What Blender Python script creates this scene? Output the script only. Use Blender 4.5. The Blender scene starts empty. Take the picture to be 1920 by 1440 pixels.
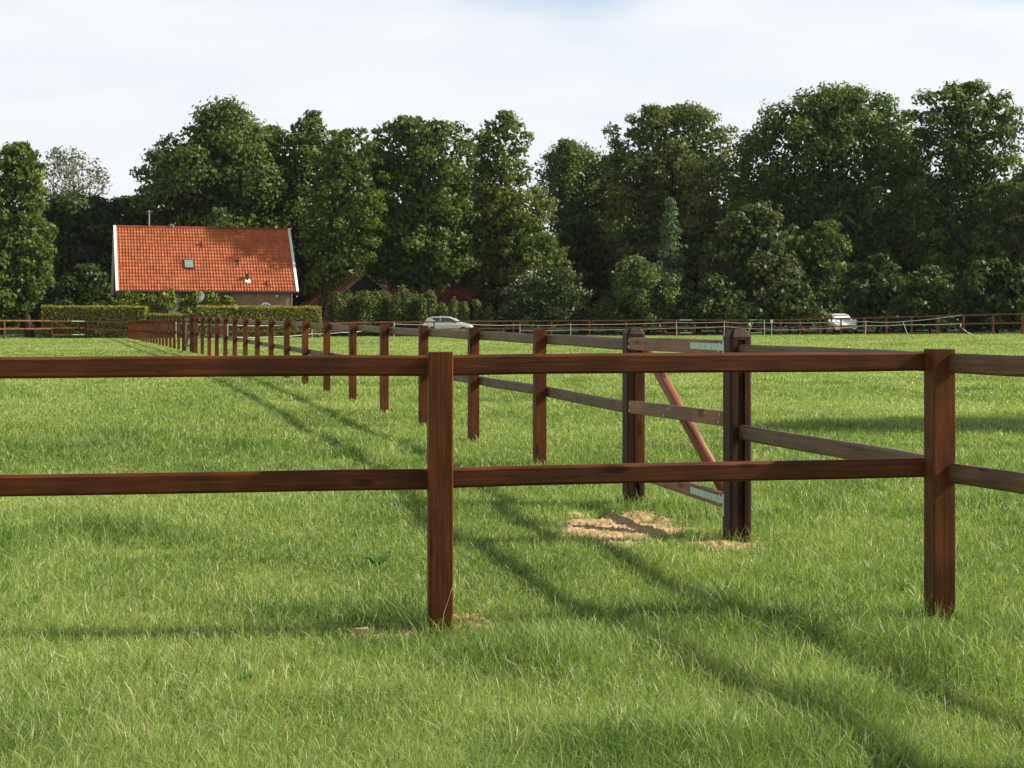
import bpy, math, random
import numpy as np
from mathutils import Vector, Matrix
rnd = random.Random(7)
S = bpy.context.scene
COL = S.collection
R = math.radians
EYE = 1.41; F = 2800.0; HZ = 595.0       # eye height, focal length and horizon row for a 1920 px wide picture

# ------------------------------------------------------------------ camera
cam = bpy.data.cameras.new('camera'); camo = bpy.data.objects.new('camera', cam); COL.objects.link(camo)
camo.location = (0, 0, EYE); camo.rotation_euler = (R(90), 0, 0)
cam.sensor_width = 36; cam.lens = 36 * F / 1920; cam.shift_y = -(720 - HZ) / 1920
cam.clip_start = 0.05; cam.clip_end = 3000
S.camera = camo
# ------------------------------------------------------------------ light
SUN = Vector((.850, .045, .605)).normalized()
az = math.atan2(SUN.x, SUN.y); el = math.asin(SUN.z)
w = bpy.data.worlds.new('World'); S.world = w; w.use_nodes = True
nt = w.node_tree; N = nt.nodes; L = nt.links
bg = N['Background']; bg.inputs[1].default_value = 0.10
sky = N.new('ShaderNodeTexSky'); sky.sky_type = 'NISHITA'; sky.sun_disc = False
sky.sun_elevation = el; sky.sun_rotation = az; sky.air_density = 1.0; sky.dust_density = 1.5; sky.ozone_density = 1.5
tc = N.new('ShaderNodeTexCoord')
sep = N.new('ShaderNodeSeparateXYZ'); L.new(tc.outputs['Generated'], sep.inputs[0])
# thin high cloud: directions projected on a plane overhead
zz = N.new('ShaderNodeMath'); zz.operation = 'ADD'; L.new(sep.outputs['Z'], zz.inputs[0]); zz.inputs[1].default_value = .18
dv = N.new('ShaderNodeVectorMath'); dv.operation = 'DIVIDE'
cb = N.new('ShaderNodeCombineXYZ'); [L.new(zz.outputs[0], cb.inputs[i]) for i in range(3)]
L.new(tc.outputs['Generated'], dv.inputs[0]); L.new(cb.outputs[0], dv.inputs[1])
mp = N.new('ShaderNodeMapping'); mp.inputs['Scale'].default_value = (1.1, 1.6, .2); mp.inputs['Location'].default_value = (3.1, .4, 0)
L.new(dv.outputs[0], mp.inputs[0])
n1 = N.new('ShaderNodeTexNoise'); n1.inputs['Scale'].default_value = 1.3; n1.inputs['Detail'].default_value = 7; n1.inputs['Roughness'].default_value = .5; n1.inputs['Distortion'].default_value = .5
L.new(mp.outputs[0], n1.inputs['Vector'])
rp = N.new('ShaderNodeValToRGB'); rp.color_ramp.elements[0].position = .30; rp.color_ramp.elements[0].color = (.80, .80, .80, 1)
rp.color_ramp.elements[1].position = .52; rp.color_ramp.elements[1].color = (.95, .95, .95, 1)
L.new(n1.outputs['Fac'], rp.inputs[0])
# cloud brightness: bright low down in front, thinner overhead
br = N.new('ShaderNodeMapRange'); L.new(sep.outputs['Z'], br.inputs[0])
br.inputs['From Min'].default_value = .05; br.inputs['From Max'].default_value = .7; br.inputs['To Min'].default_value = 1; br.inputs['To Max'].default_value = .30; br.inputs['From Min'].default_value = .22
n2 = N.new('ShaderNodeTexNoise'); n2.inputs['Scale'].default_value = 2.4; n2.inputs['Detail'].default_value = 5
L.new(mp.outputs[0], n2.inputs['Vector'])
cr = N.new('ShaderNodeValToRGB'); cr.color_ramp.elements[0].position = .3; cr.color_ramp.elements[0].color = (.83, .865, .915, 1)
cr.color_ramp.elements[1].position = .7; cr.color_ramp.elements[1].color = (.90, .91, .925, 1)
L.new(n2.outputs['Fac'], cr.inputs[0])
mc = N.new('ShaderNodeVectorMath'); mc.operation = 'MULTIPLY'; L.new(cr.outputs[0], mc.inputs[0])
cb2 = N.new('ShaderNodeCombineXYZ'); [L.new(br.outputs[0], cb2.inputs[i]) for i in range(3)]
L.new(cb2.outputs[0], mc.inputs[1])
sc_ = N.new('ShaderNodeVectorMath'); sc_.operation = 'SCALE'; L.new(mc.outputs[0], sc_.inputs[0]); sc_.inputs['Scale'].default_value = 5.95
# two thin spots in the cloud, high in front, where the blue comes through
def gap(ax_, bz_, rx_, rz_):
    a = N.new('ShaderNodeVectorMath'); a.operation = 'DISTANCE'
    dq = N.new('ShaderNodeMath'); dq.operation = 'DIVIDE'; L.new(sep.outputs['X'], dq.inputs[0]); L.new(sep.outputs['Y'], dq.inputs[1])
    dz = N.new('ShaderNodeMath'); dz.operation = 'DIVIDE'; L.new(sep.outputs['Z'], dz.inputs[0]); L.new(sep.outputs['Y'], dz.inputs[1])
    sx_ = N.new('ShaderNodeMath'); sx_.operation = 'DIVIDE'; L.new(dq.outputs[0], sx_.inputs[0]); sx_.inputs[1].default_value = rx_
    sz_ = N.new('ShaderNodeMath'); sz_.operation = 'DIVIDE'; L.new(dz.outputs[0], sz_.inputs[0]); sz_.inputs[1].default_value = rz_
    c = N.new('ShaderNodeCombineXYZ'); L.new(sx_.outputs[0], c.inputs[0]); L.new(sz_.outputs[0], c.inputs[1])
    L.new(c.outputs[0], a.inputs[0]); a.inputs[1].default_value = (ax_ / rx_, bz_ / rz_, 0)
    wob = N.new('ShaderNodeMath'); wob.operation = 'MULTIPLY_ADD'; L.new(n1.outputs['Fac'], wob.inputs[0]); wob.inputs[1].default_value = 2.2; L.new(a.outputs['Value'], wob.inputs[2])
    m = N.new('ShaderNodeMapRange'); m.interpolation_type = 'SMOOTHSTEP'; L.new(wob.outputs[0], m.inputs[0]); m.inputs['From Min'].default_value = 1.15; m.inputs['From Max'].default_value = 2.7; m.inputs['To Min'].default_value = .25; m.inputs['To Max'].default_value = 1
    return m.outputs[0]
gm = N.new('ShaderNodeMath'); gm.operation = 'MULTIPLY'; L.new(gap(.045, .222, .065, .022), gm.inputs[0]); L.new(gap(.33, .222, .05, .016), gm.inputs[1])
gm2 = N.new('ShaderNodeMath'); gm2.operation = 'MULTIPLY'; L.new(gm.outputs[0], gm2.inputs[0]); L.new(rp.outputs[0], gm2.inputs[1])
mx = N.new('ShaderNodeMix'); mx.data_type = 'RGBA'; L.new(gm2.outputs[0], mx.inputs[0]); L.new(sky.outputs[0], mx.inputs[6]); L.new(sc_.outputs[0], mx.inputs[7])
L.new(mx.outputs[2], bg.inputs[0])
sl = bpy.data.lights.new('sun', 'SUN'); sl.energy = 4.7; sl.angle = R(1.5); sl.color = (1, .90, .74)
so = bpy.data.objects.new('sun', sl); COL.objects.link(so)
so.rotation_euler = SUN.to_track_quat('Z', 'Y').to_euler(); so.location = (60, -20, 50)
S.view_settings.view_transform = 'Standard'; S.view_settings.look = 'None'; S.view_settings.exposure = 0.86; S.view_settings.gamma = 1
S.render.engine = 'CYCLES'
S.cycles.max_bounces = 6; S.cycles.diffuse_bounces = 3; S.cycles.transparent_max_bounces = 8

# ------------------------------------------------------------------ helpers
def W(px, py, Y):
    return Vector(((px - 960) / F * Y, Y, EYE - (py - HZ) / F * Y))

def mat(name, nodes=None, base=(.5, .5, .5), rough=.7, spec=.3, metal=0):
    m = bpy.data.materials.new(name); m.use_nodes = True
    b = m.node_tree.nodes['Principled BSDF']
    b.inputs['Base Color'].default_value = (*base, 1); b.inputs['Roughness'].default_value = rough
    b.inputs['Specular IOR Level'].default_value = spec; b.inputs['Metallic'].default_value = metal
    if nodes: nodes(m.node_tree, b)
    return m

def add(nt, t, **kw):
    n = nt.nodes.new(t)
    for k, v in kw.items():
        if k in n.inputs.keys(): n.inputs[k].default_value = v
        else: setattr(n, k, v)
    return n

def ramp(nt, src, stops):
    r = nt.nodes.new('ShaderNodeValToRGB'); e = r.color_ramp.elements
    while len(e) < len(stops): e.new(.5)
    for x, (p, c) in zip(e, stops): x.position = p; x.color = (*c, 1)
    nt.links.new(src, r.inputs[0]); return r

def mixc(nt, f, a, b, bt='MIX'):
    m = nt.nodes.new('ShaderNodeMix'); m.data_type = 'RGBA'; m.blend_type = bt
    for i, s in ((0, f), (6, a), (7, b)):
        if isinstance(s, (int, float)): m.inputs[i].default_value = s
        elif isinstance(s, tuple): m.inputs[i].default_value = (*s, 1)
        else: nt.links.new(s, m.inputs[i])
    return m.outputs[2]

def noisy(name, a, b, scale=3, rough=.8, spec=.2, bump=0, detail=5, coord='Object', stretch=(1, 1, 1), metal=0):
    def f(nt, bs):
        tc = add(nt, 'ShaderNodeTexCoord'); mp = add(nt, 'ShaderNodeMapping'); mp.inputs['Scale'].default_value = stretch
        nt.links.new(tc.outputs[coord], mp.inputs[0])
        n = add(nt, 'ShaderNodeTexNoise', Scale=scale, Detail=detail); nt.links.new(mp.outputs[0], n.inputs['Vector'])
        r = ramp(nt, n.outputs['Fac'], [(.3, a), (.7, b)]); nt.links.new(r.outputs[0], bs.inputs['Base Color'])
        if bump:
            bp = add(nt, 'ShaderNodeBump', Strength=bump, Distance=.02); nt.links.new(n.outputs['Fac'], bp.inputs['Height']); nt.links.new(bp.outputs[0], bs.inputs['Normal'])
    return mat(name, f, rough=rough, spec=spec, metal=metal)

def tag(o, label=None, cat=None, group=None, kind=None):
    if label: o['label'] = label
    if cat: o['category'] = cat
    if group: o['group'] = group
    if kind: o['kind'] = kind
    return o

def thing(name, loc, label, cat, group=None, rz=0):
    o = bpy.data.objects.new(name, None); COL.objects.link(o); o.location = loc; o.rotation_euler = (0, 0, rz)
    o.empty_display_size = .3
    return tag(o, label, cat, group)

def npmesh(name, co, quads=None, tris=None, m=None, face_attr=None, vec_attr=None, smooth=False):
    """co (n,3); quads (k,4); tris (j,3)"""
    me = bpy.data.meshes.new(name); co = np.asarray(co, np.float32)
    me.vertices.add(len(co)); me.vertices.foreach_set('co', co.ravel())
    q = np.asarray(quads if quads is not None else np.zeros((0, 4)), np.int32); t = np.asarray(tris if tris is not None else np.zeros((0, 3)), np.int32)
    nl = q.size + t.size; me.loops.add(nl); me.loops.foreach_set('vertex_index', np.concatenate([q.ravel(), t.ravel()]))
    me.polygons.add(len(q) + len(t))
    me.polygons.foreach_set('loop_start', np.concatenate([np.arange(len(q)) * 4, q.size + np.arange(len(t)) * 3]).astype(np.int32))
    if smooth: me.polygons.foreach_set('use_smooth', np.ones(len(q) + len(t), bool))
    if face_attr is not None:
        a = me.attributes.new('tint', 'FLOAT', 'FACE'); a.data.foreach_set('value', np.asarray(face_attr, np.float32))
    if vec_attr is not None:
        a = me.attributes.new('grain', 'FLOAT_VECTOR', 'POINT'); a.data.foreach_set('vector', np.asarray(vec_attr, np.float32).ravel())
    me.update(calc_edges=True)
    if m: me.materials.append(m)
    return me

def link(name, me, parent=None, loc=None):
    o = bpy.data.objects.new(name, me); COL.objects.link(o)
    if parent is not None: o.parent = parent
    if loc is not None: o.location = loc
    return o

class MB:
    """collects boxes, tubes and loose faces; keeps a grain coordinate whose z runs along each piece"""
    def __init__(s): s.v = []; s.f = []; s.g = []
    def raw(s, vs, fs, gs=None):
        n = len(s.v); s.v += [tuple(v) for v in vs]; s.f += [tuple(n + i for i in f) for f in fs]
        s.g += [tuple(g) for g in (gs or vs)]
    def loft(s, rings, gr, cap=True):
        n = len(rings[0]); vs = [p for r in rings for p in r]; fs = []
        for i in range(len(rings) - 1):
            for j in range(n):
                k = (j + 1) % n; fs.append((i * n + j, i * n + k, (i + 1) * n + k, (i + 1) * n + j))
        if cap: fs += [tuple(range(n))[::-1], tuple(range((len(rings) - 1) * n, len(rings) * n))]
        s.raw(vs, fs, gr)
    def beam(s, a, b, w, h, up=(0, 0, 1), ch=.006, seg=1, wob=0):
        """rectangular bar from a to b, w across, h along up, small chamfers"""
        a = Vector(a); b = Vector(b); d = (b - a); ln = d.length; d.normalize()
        x = d.cross(Vector(up)).normalized(); y = x.cross(d).normalized(); off = rnd.uniform(0, 50), rnd.uniform(0, 50), rnd.uniform(0, 50)
        prof = [(-w/2+ch, -h/2), (w/2-ch, -h/2), (w/2, -h/2+ch), (w/2, h/2-ch), (w/2-ch, h/2), (-w/2+ch, h/2), (-w/2, h/2-ch), (-w/2, -h/2+ch)]
        rings = []; gr = []
        ph = rnd.uniform(0, 6)
        for i in range(seg + 1):
            t = i / seg; c = a + d * ln * t
            if wob and 0 < i < seg: c = c + y * wob * math.sin(t * 3.1 + ph) + x * wob * math.sin(t * 2.3 + ph * 2)
            rings.append([c + x * p + y * q for p, q in prof]); gr += [(p + off[0], q + off[1], t * ln + off[2]) for p, q in prof]
        s.loft(rings, gr)
    def box(s, lo, hi):
        x0, y0, z0 = lo; x1, y1, z1 = hi
        s.raw([(x0,y0,z0),(x1,y0,z0),(x1,y1,z0),(x0,y1,z0),(x0,y0,z1),(x1,y0,z1),(x1,y1,z1),(x0,y1,z1)],
              [(0,3,2,1),(4,5,6,7),(0,1,5,4),(1,2,6,5),(2,3,7,6),(3,0,4,7)])
    def tube(s, pts, rad, n=8, cap=True):
        pts = [Vector(p) for p in pts]; rings = []; gr = []; ln = 0; off = rnd.uniform(0, 50)
        if not hasattr(rad, '__len__'): rad = [rad] * len(pts)
        for i, p in enumerate(pts):
            d = (pts[min(i + 1, len(pts) - 1)] - pts[max(i - 1, 0)]).normalized()
            u = d.cross(Vector((0.13, 1, .07))); u.normalize(); v = d.cross(u)
            if i: ln += (p - pts[i - 1]).length
            rings.append([p + (u * math.cos(6.2832 * k / n) + v * math.sin(6.2832 * k / n)) * rad[i] for k in range(n)])
            gr += [(math.cos(6.2832 * k / n) * rad[i] + off, math.sin(6.2832 * k / n) * rad[i], ln + off) for k in range(n)]
        s.loft(rings, gr, cap)
    def build(s, name, m, parent=None, smooth=False, loc=None):
        if parent is not None and loc is None:
            pl = parent.location.copy(); pp = parent.parent
            while pp is not None: pl += pp.location; pp = pp.parent
        else: pl = Vector(loc or (0, 0, 0))
        v = [(a - pl.x, b - pl.y, c - pl.z) for a, b, c in s.v]
        me = bpy.data.meshes.new(name); me.from_pydata(v, [], s.f)
        a = me.attributes.new('grain', 'FLOAT_VECTOR', 'POINT'); a.data.foreach_set('vector', np.array(s.g, np.float32).ravel())
        if smooth: me.polygons.foreach_set('use_smooth', [True] * len(me.polygons))
        me.update(); me.materials.append(m)
        o = link(name, me, parent)
        if parent is None: o.location = pl
        return o
    def local(s, name, m, parent=None, smooth=False):      # coordinates already local to the parent
        me = bpy.data.meshes.new(name); me.from_pydata(s.v, [], s.f)
        if smooth: me.polygons.foreach_set('use_smooth', [True] * len(me.polygons))
        me.update(); me.materials.append(m); return link(name, me, parent)

# value noise, vectorised
_g = np.random.RandomState(3).rand(256, 256)
def vn(x, y, s=1.0):
    x = np.asarray(x) * s + 1000.3; y = np.asarray(y) * s + 1000.7
    xi = np.floor(x).astype(int); yi = np.floor(y).astype(int); fx = x - xi; fy = y - yi
    fx = fx * fx * (3 - 2 * fx); fy = fy * fy * (3 - 2 * fy)
    g = lambda a, b: _g[a % 256, b % 256]
    return (g(xi, yi) * (1 - fx) + g(xi + 1, yi) * fx) * (1 - fy) + (g(xi, yi + 1) * (1 - fx) + g(xi + 1, yi + 1) * fx) * fy

# ------------------------------------------------------------------ terrain
CP = [(0,3,-.02),(2,3,-.02),(-2.5,3,0),(-.33,6.8,-.03),(2.05,7.2,-.03),(-2.7,6.5,-.02),(1.46,9.7,-.04),(.96,11.8,-.08),(.27,14.66,-.05),(-.43,17,-.02),(-1.87,21.8,.03),
      (-3.3,26.5,.09),(-6.1,36,.12),(-9.3,46.5,.14),(-11.9,55.5,.12),(-15.6,67.4,.07),(-20.8,84,.02),(-27.7,107,-.12),(-34.5,101,-.07),(-31.5,111,-.14),
      (0,114,-.06),(-9,114,-.09),(-4,128,-.08),(-18,122,-.12),(8,114,-.02),(13,114,.0),(18,112,.06),(24,110,.12),(30,100,.27),(32,91,.35),(10,60,.1),(18,60,.18),(8,25,.03),(5,15,-.02),(-8,20,.03),(-18,55,.08),
      (0,90,.05),(14,95,.15),(0,160,0),(40,150,.15),(-45,150,0),(-60,60,0),(60,60,.2),(0,-30,0),(80,200,0),(-80,200,0)]
cp = np.array(CP, float)
def _phi(a, b): return -np.sqrt(((a[:, None, :2] - b[None, :, :2]) ** 2).sum(-1) + 9)
_A = _phi(cp, cp); _w = np.linalg.solve(np.vstack([np.hstack([_A, np.ones((len(cp), 1))]), np.hstack([np.ones((1, len(cp))), [[0]]])]), np.append(cp[:, 2], 0))
def ground(x, y):
    p = np.stack([np.ravel(x), np.ravel(y)], 1).astype(float); out = np.empty(len(p))
    for i in range(0, len(p), 20000):
        q = p[i:i + 20000]; out[i:i + 20000] = _phi(q, cp) @ _w[:-1] + _w[-1]
    d = np.hypot(p[:, 0], p[:, 1]); k = np.clip((230 - d) / 60, 0, 1)
    return np.clip(out, -.5, .7) * k + (vn(p[:, 0], p[:, 1], .9) - .5) * .035 * k
def gz(x, y): return float(ground([x], [y])[0])

# ------------------------------------------------------------------ materials
def wood_mat(name, dark, mid, light, spec=.35, rough=.55, blotch=1.0):
    def f(nt, b):
        at = add(nt, 'ShaderNodeAttribute', attribute_name='grain')
        mp = add(nt, 'ShaderNodeMapping'); mp.inputs['Scale'].default_value = (1, 1, .045); nt.links.new(at.outputs['Vector'], mp.inputs[0])
        n = add(nt, 'ShaderNodeTexNoise', Scale=75, Detail=6, Distortion=.4); nt.links.new(mp.outputs[0], n.inputs['Vector'])
        r = ramp(nt, n.outputs['Fac'], [(.18, dark), (.5, mid), (.84, light)])
        # stain blotches and drips across the piece
        n2 = add(nt, 'ShaderNodeTexNoise', Scale=2.6, Detail=5); nt.links.new(at.outputs['Vector'], n2.inputs['Vector'])
        r2 = ramp(nt, n2.outputs['Fac'], [(.36, (.55, .55, .55)), (.62, (1.25, 1.2, 1.15))])
        c = mixc(nt, .85 * blotch, r.outputs[0], r2.outputs[0], 'MULTIPLY')
        # knots
        mk = add(nt, 'ShaderNodeMapping'); mk.inputs['Scale'].default_value = (8, 8, 2.8); nt.links.new(at.outputs['Vector'], mk.inputs[0])
        v = add(nt, 'ShaderNodeTexVoronoi', Scale=1.0); nt.links.new(mk.outputs[0], v.inputs['Vector'])
        rk = ramp(nt, v.outputs['Distance'], [(.10, (.34, .30, .28)), (.17, (.6, .52, .46)), (.20, (1.1, 1.0, .95)), (.30, (1, 1, 1))])
        c = mixc(nt, 1.0, c, rk.outputs[0], 'MULTIPLY')
        # grain streak wear
        mw = add(nt, 'ShaderNodeMapping'); mw.inputs['Scale'].default_value = (45, 45, 1.0); nt.links.new(at.outputs['Vector'], mw.inputs[0])
        nw = add(nt, 'ShaderNodeTexNoise', Scale=1.0, Detail=3); nt.links.new(mw.outputs[0], nw.inputs['Vector'])
        rw = ramp(nt, nw.outputs['Fac'], [(.35, (.78, .77, .76)), (.65, (1.15, 1.12, 1.1))]); c = mixc(nt, .8, c, rw.outputs[0], 'MULTIPLY')
        # drying cracks
        mcx = add(nt, 'ShaderNodeMapping'); mcx.inputs['Scale'].default_value = (60, 60, 1.6); nt.links.new(at.outputs['Vector'], mcx.inputs[0])
        nc_ = add(nt, 'ShaderNodeTexNoise', Scale=1.0, Detail=2); nt.links.new(mcx.outputs[0], nc_.inputs['Vector'])
        rc = ramp(nt, nc_.outputs['Fac'], [(.24, (.25, .22, .2)), (.29, (1, 1, 1))]); c = mixc(nt, .5, c, rc.outputs[0], 'MULTIPLY')
        nt.links.new(c, b.inputs['Base Color'])
        rr = add(nt, 'ShaderNodeMapRange'); nt.links.new(n2.outputs['Fac'], rr.inputs[0]); rr.inputs['To Min'].default_value = rough - .15; rr.inputs['To Max'].default_value = rough + .15
        nt.links.new(rr.outputs[0], b.inputs['Roughness'])
        bp = add(nt, 'ShaderNodeBump', Strength=.35, Distance=.004); nt.links.new(n.outputs['Fac'], bp.inputs['Height']); nt.links.new(bp.outputs[0], b.inputs['Normal'])
    return mat(name, f, spec=spec)
M = {}
M['post'] = wood_mat('stained_post_wood', (.046, .012, .0025), (.096, .028, .006), (.155, .050, .012), spec=.2)
M['rail'] = wood_mat('stained_rail_wood', (.042, .011, .0025), (.086, .025, .006), (.135, .046, .012), spec=.22, rough=.55)
M['gatepost'] = wood_mat('dark_gatepost_wood', (.014, .006, .003), (.034, .012, .006), (.068, .025, .011), spec=.25)
M['gaterail'] = wood_mat('brown_gate_wood', (.12, .052, .026), (.21, .100, .052), (.31, .165, .09), spec=.5)
M['railweather'] = wood_mat('weathered_rail_wood', (.050, .026, .014), (.115, .064, .036), (.20, .125, .078), spec=.4, rough=.5, blotch=1.1)
M['far'] = wood_mat('far_fence_wood', (.10, .036, .017), (.17, .064, .030), (.24, .098, .048))
M['galv'] = noisy('galvanised_steel', (.34, .52, .42), (.48, .64, .54), 14, .45, .5, metal=.25)
M['bolt'] = mat('bright_bolt', base=(.7, .72, .72), rough=.3, metal=.7)
M['tape'] = mat('white_tape', base=(.66, .67, .68), rough=.6)
M['white'] = noisy('white_paint', (.74, .75, .77), (.84, .85, .86), 6, .5, .4)
M['dark'] = mat('dark_metal', base=(.03, .03, .032), rough=.5)
M['glass'] = mat('window_glass', base=(.03, .04, .05), rough=.08, spec=.8)
M['paleglass'] = mat('pale_window_glass', base=(.50, .57, .64), rough=.2, spec=.8)

def leafmat(name, c0, c1, c2, trans=.35, rough=.5, spec=.25, mid=.5):
    def f(nt, b):
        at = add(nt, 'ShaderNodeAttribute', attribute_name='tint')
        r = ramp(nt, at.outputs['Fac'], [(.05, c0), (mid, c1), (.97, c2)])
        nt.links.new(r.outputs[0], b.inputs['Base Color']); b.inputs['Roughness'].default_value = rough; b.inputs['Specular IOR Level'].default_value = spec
        t = add(nt, 'ShaderNodeBsdfTranslucent'); tcx = mixc(nt, 1.0, r.outputs[0], (1.35, 1.5, .55), 'MULTIPLY'); nt.links.new(tcx, t.inputs[0])
        ms = add(nt, 'ShaderNodeMixShader'); ms.inputs[0].default_value = trans
        nt.links.new(b.outputs[0], ms.inputs[1]); nt.links.new(t.outputs[0], ms.inputs[2]); nt.links.new(ms.outputs[0], nt.nodes['Material Output'].inputs[0])
    return mat(name, f)
M['oak'] = leafmat('oak_leaves', (0.042, 0.073, 0.018), (0.090, 0.138, 0.031), (0.179, 0.217, 0.044))
M['alder'] = leafmat('dark_leaves', (0.042, 0.078, 0.021), (0.083, 0.134, 0.033), (0.158, 0.203, 0.044))
M['olive'] = leafmat('olive_leaves', (0.060, 0.092, 0.033), (0.114, 0.150, 0.048), (0.198, 0.202, 0.073))
M['maple'] = leafmat('maple_leaves', (0.059, 0.097, 0.025), (0.114, 0.157, 0.039), (0.236, 0.202, 0.062))
M['birch'] = leafmat('birch_leaves', (0.070, 0.117, 0.038), (0.135, 0.190, 0.062), (0.218, 0.272, 0.095))
M['sparse'] = leafmat('sparse_leaves', (0.054, 0.072, 0.026), (0.093, 0.114, 0.041), (0.136, 0.149, 0.057))
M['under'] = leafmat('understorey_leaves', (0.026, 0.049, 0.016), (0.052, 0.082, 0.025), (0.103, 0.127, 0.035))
M['conifer'] = leafmat('blue_green_needles', (0.061, 0.111, 0.074), (0.109, 0.163, 0.115), (0.170, 0.222, 0.156))
M['blossom'] = leafmat('silvery_leaves', (.028, .050, .016), (.055, .085, .028), (.70, .74, .66), trans=.2, mid=.64)
M['weeping'] = leafmat('weeping_leaves', (0.054, 0.096, 0.036), (0.100, 0.148, 0.048), (0.232, 0.266, 0.089))
M['hedge'] = leafmat('hedge_leaves', (.10, .135, .026), (.20, .22, .04), (.42, .36, .07))
M['poplar'] = leafmat('columnar_leaves', (0.049, 0.083, 0.025), (0.108, 0.149, 0.041), (0.218, 0.229, 0.070))
M['vine'] = leafmat('vine_leaves', (0.082, 0.126, 0.025), (0.174, 0.225, 0.046), (0.349, 0.340, 0.074))
M['chestnut'] = leafmat('chestnut_leaves', (0.034, 0.063, 0.025), (0.069, 0.113, 0.039), (0.244, 0.187, 0.088))
M['bark'] = noisy('bark', (.025, .020, .016), (.065, .052, .042), 7, .9, .1, .4, stretch=(1, 1, .3))
M['palebark'] = noisy('pale_bark', (.12, .11, .08), (.24, .21, .16), 7, .9, .1, .4, stretch=(1, 1, .3))

def grassf(nt, b):
    at = add(nt, 'ShaderNodeAttribute', attribute_name='tint')
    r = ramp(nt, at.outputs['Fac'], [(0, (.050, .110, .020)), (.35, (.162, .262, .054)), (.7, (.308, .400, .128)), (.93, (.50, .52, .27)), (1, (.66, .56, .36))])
    nt.links.new(r.outputs[0], b.inputs['Base Color']); b.inputs['Roughness'].default_value = .42; b.inputs['Specular IOR Level'].default_value = .5
    t = add(nt, 'ShaderNodeBsdfTranslucent'); nt.links.new(mixc(nt, 1.0, r.outputs[0], (1.25, 1.4, .6), 'MULTIPLY'), t.inputs[0])
    ms = add(nt, 'ShaderNodeMixShader'); ms.inputs[0].default_value = .38
    nt.links.new(b.outputs[0], ms.inputs[1]); nt.links.new(t.outputs[0], ms.inputs[2]); nt.links.new(ms.outputs[0], nt.nodes['Material Output'].inputs[0])
M['grass'] = mat('grass_blades', grassf)

def groundf(nt, b):
    g = add(nt, 'ShaderNodeNewGeometry')
    n = add(nt, 'ShaderNodeTexNoise', Scale=.35, Detail=6, Roughness=.6); nt.links.new(g.outputs['Position'], n.inputs['Vector'])
    n2 = add(nt, 'ShaderNodeTexNoise', Scale=9, Detail=6, Roughness=.7); nt.links.new(g.outputs['Position'], n2.inputs['Vector'])
    r = ramp(nt, n.outputs['Fac'], [(.3, (.19, .24, .06)), (.7, (.29, .33, .10))])
    r2 = ramp(nt, n2.outputs['Fac'], [(.35, (.5, .5, .45)), (.65, (1.15, 1.1, 1.0))])
    c = mixc(nt, .8, r.outputs[0], r2.outputs[0], 'MULTIPLY')
    nt.links.new(c, b.inputs['Base Color'])
    bp = add(nt, 'ShaderNodeBump', Strength=.8, Distance=.06); nt.links.new(n2.outputs['Fac'], bp.inputs['Height']); nt.links.new(bp.outputs[0], b.inputs['Normal'])
M['ground'] = mat('turf_soil', groundf, rough=.95, spec=.05)
M['soil'] = noisy('dry_sandy_soil', (.27, .18, .10), (.56, .40, .25), 9, .95, .05, .9, detail=9)
M['forestfloor'] = noisy('forest_floor', (.025, .035, .012), (.06, .065, .025), 1.2, .95, .05, .4)

def brickf(nt, b):
    tc = add(nt, 'ShaderNodeTexCoord'); mp = add(nt, 'ShaderNodeMapping'); mp.inputs['Rotation'].default_value = (R(90), 0, 0)
    nt.links.new(tc.outputs['Object'], mp.inputs[0])
    k = add(nt, 'ShaderNodeTexBrick', Scale=1.0); k.inputs['Brick Width'].default_value = .22; k.inputs['Row Height'].default_value = .075; k.inputs['Mortar Size'].default_value = .012
    k.inputs['Color1'].default_value = (.20, .085, .06, 1); k.inputs['Color2'].default_value = (.30, .14, .10, 1); k.inputs['Mortar'].default_value = (.34, .29, .26, 1)
    nt.links.new(mp.outputs[0], k.inputs['Vector'])
    n = add(nt, 'ShaderNodeTexNoise', Scale=1.5, Detail=6); nt.links.new(tc.outputs['Object'], n.inputs['Vector'])
    r = ramp(nt, n.outputs['Fac'], [(.3, (.7, .7, .7)), (.7, (1.15, 1.1, 1.1))])
    nt.links.new(mixc(nt, .8, k.outputs[0], r.outputs[0], 'MULTIPLY'), b.inputs['Base Color'])
M['brick'] = mat('brick_wall', brickf, rough=.9, spec=.1)
M['timber'] = noisy('dark_timber_boards', (.03, .022, .018), (.075, .05, .035), 4, .85, .1, .3, stretch=(6, 6, .6))
def tilef(cols, dirt):
    def f(nt, b):
        at = add(nt, 'ShaderNodeAttribute', attribute_name='tint')
        r = ramp(nt, at.outputs['Fac'], cols)
        tc = add(nt, 'ShaderNodeTexCoord'); n = add(nt, 'ShaderNodeTexNoise', Scale=.8, Detail=8, Roughness=.65); nt.links.new(tc.outputs['Object'], n.inputs['Vector'])
        r2 = ramp(nt, n.outputs['Fac'], [(.32, (dirt, dirt * .95, dirt * .9)), (.6, (1.05, 1.05, 1.05))])
        nt.links.new(mixc(nt, 1.0, r.outputs[0], r2.outputs[0], 'MULTIPLY'), b.inputs['Base Color'])
    return f
M['tile'] = mat('orange_clay_tiles', tilef([(0, (.37, .092, .037)), (.5, (.44, .122, .048)), (1, (.50, .155, .065))], .78), rough=.7, spec=.3)
M['oldtile'] = mat('old_red_tiles', tilef([(0, (.24, .060, .032)), (.5, (.38, .098, .048)), (1, (.50, .15, .075))], .5), rough=.85, spec=.15)
M['lowtile'] = mat('purple_red_tiles', tilef([(0, (.16, .050, .042)), (.5, (.24, .078, .062)), (1, (.31, .11, .085))], .55), rough=.85, spec=.15)

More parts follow.
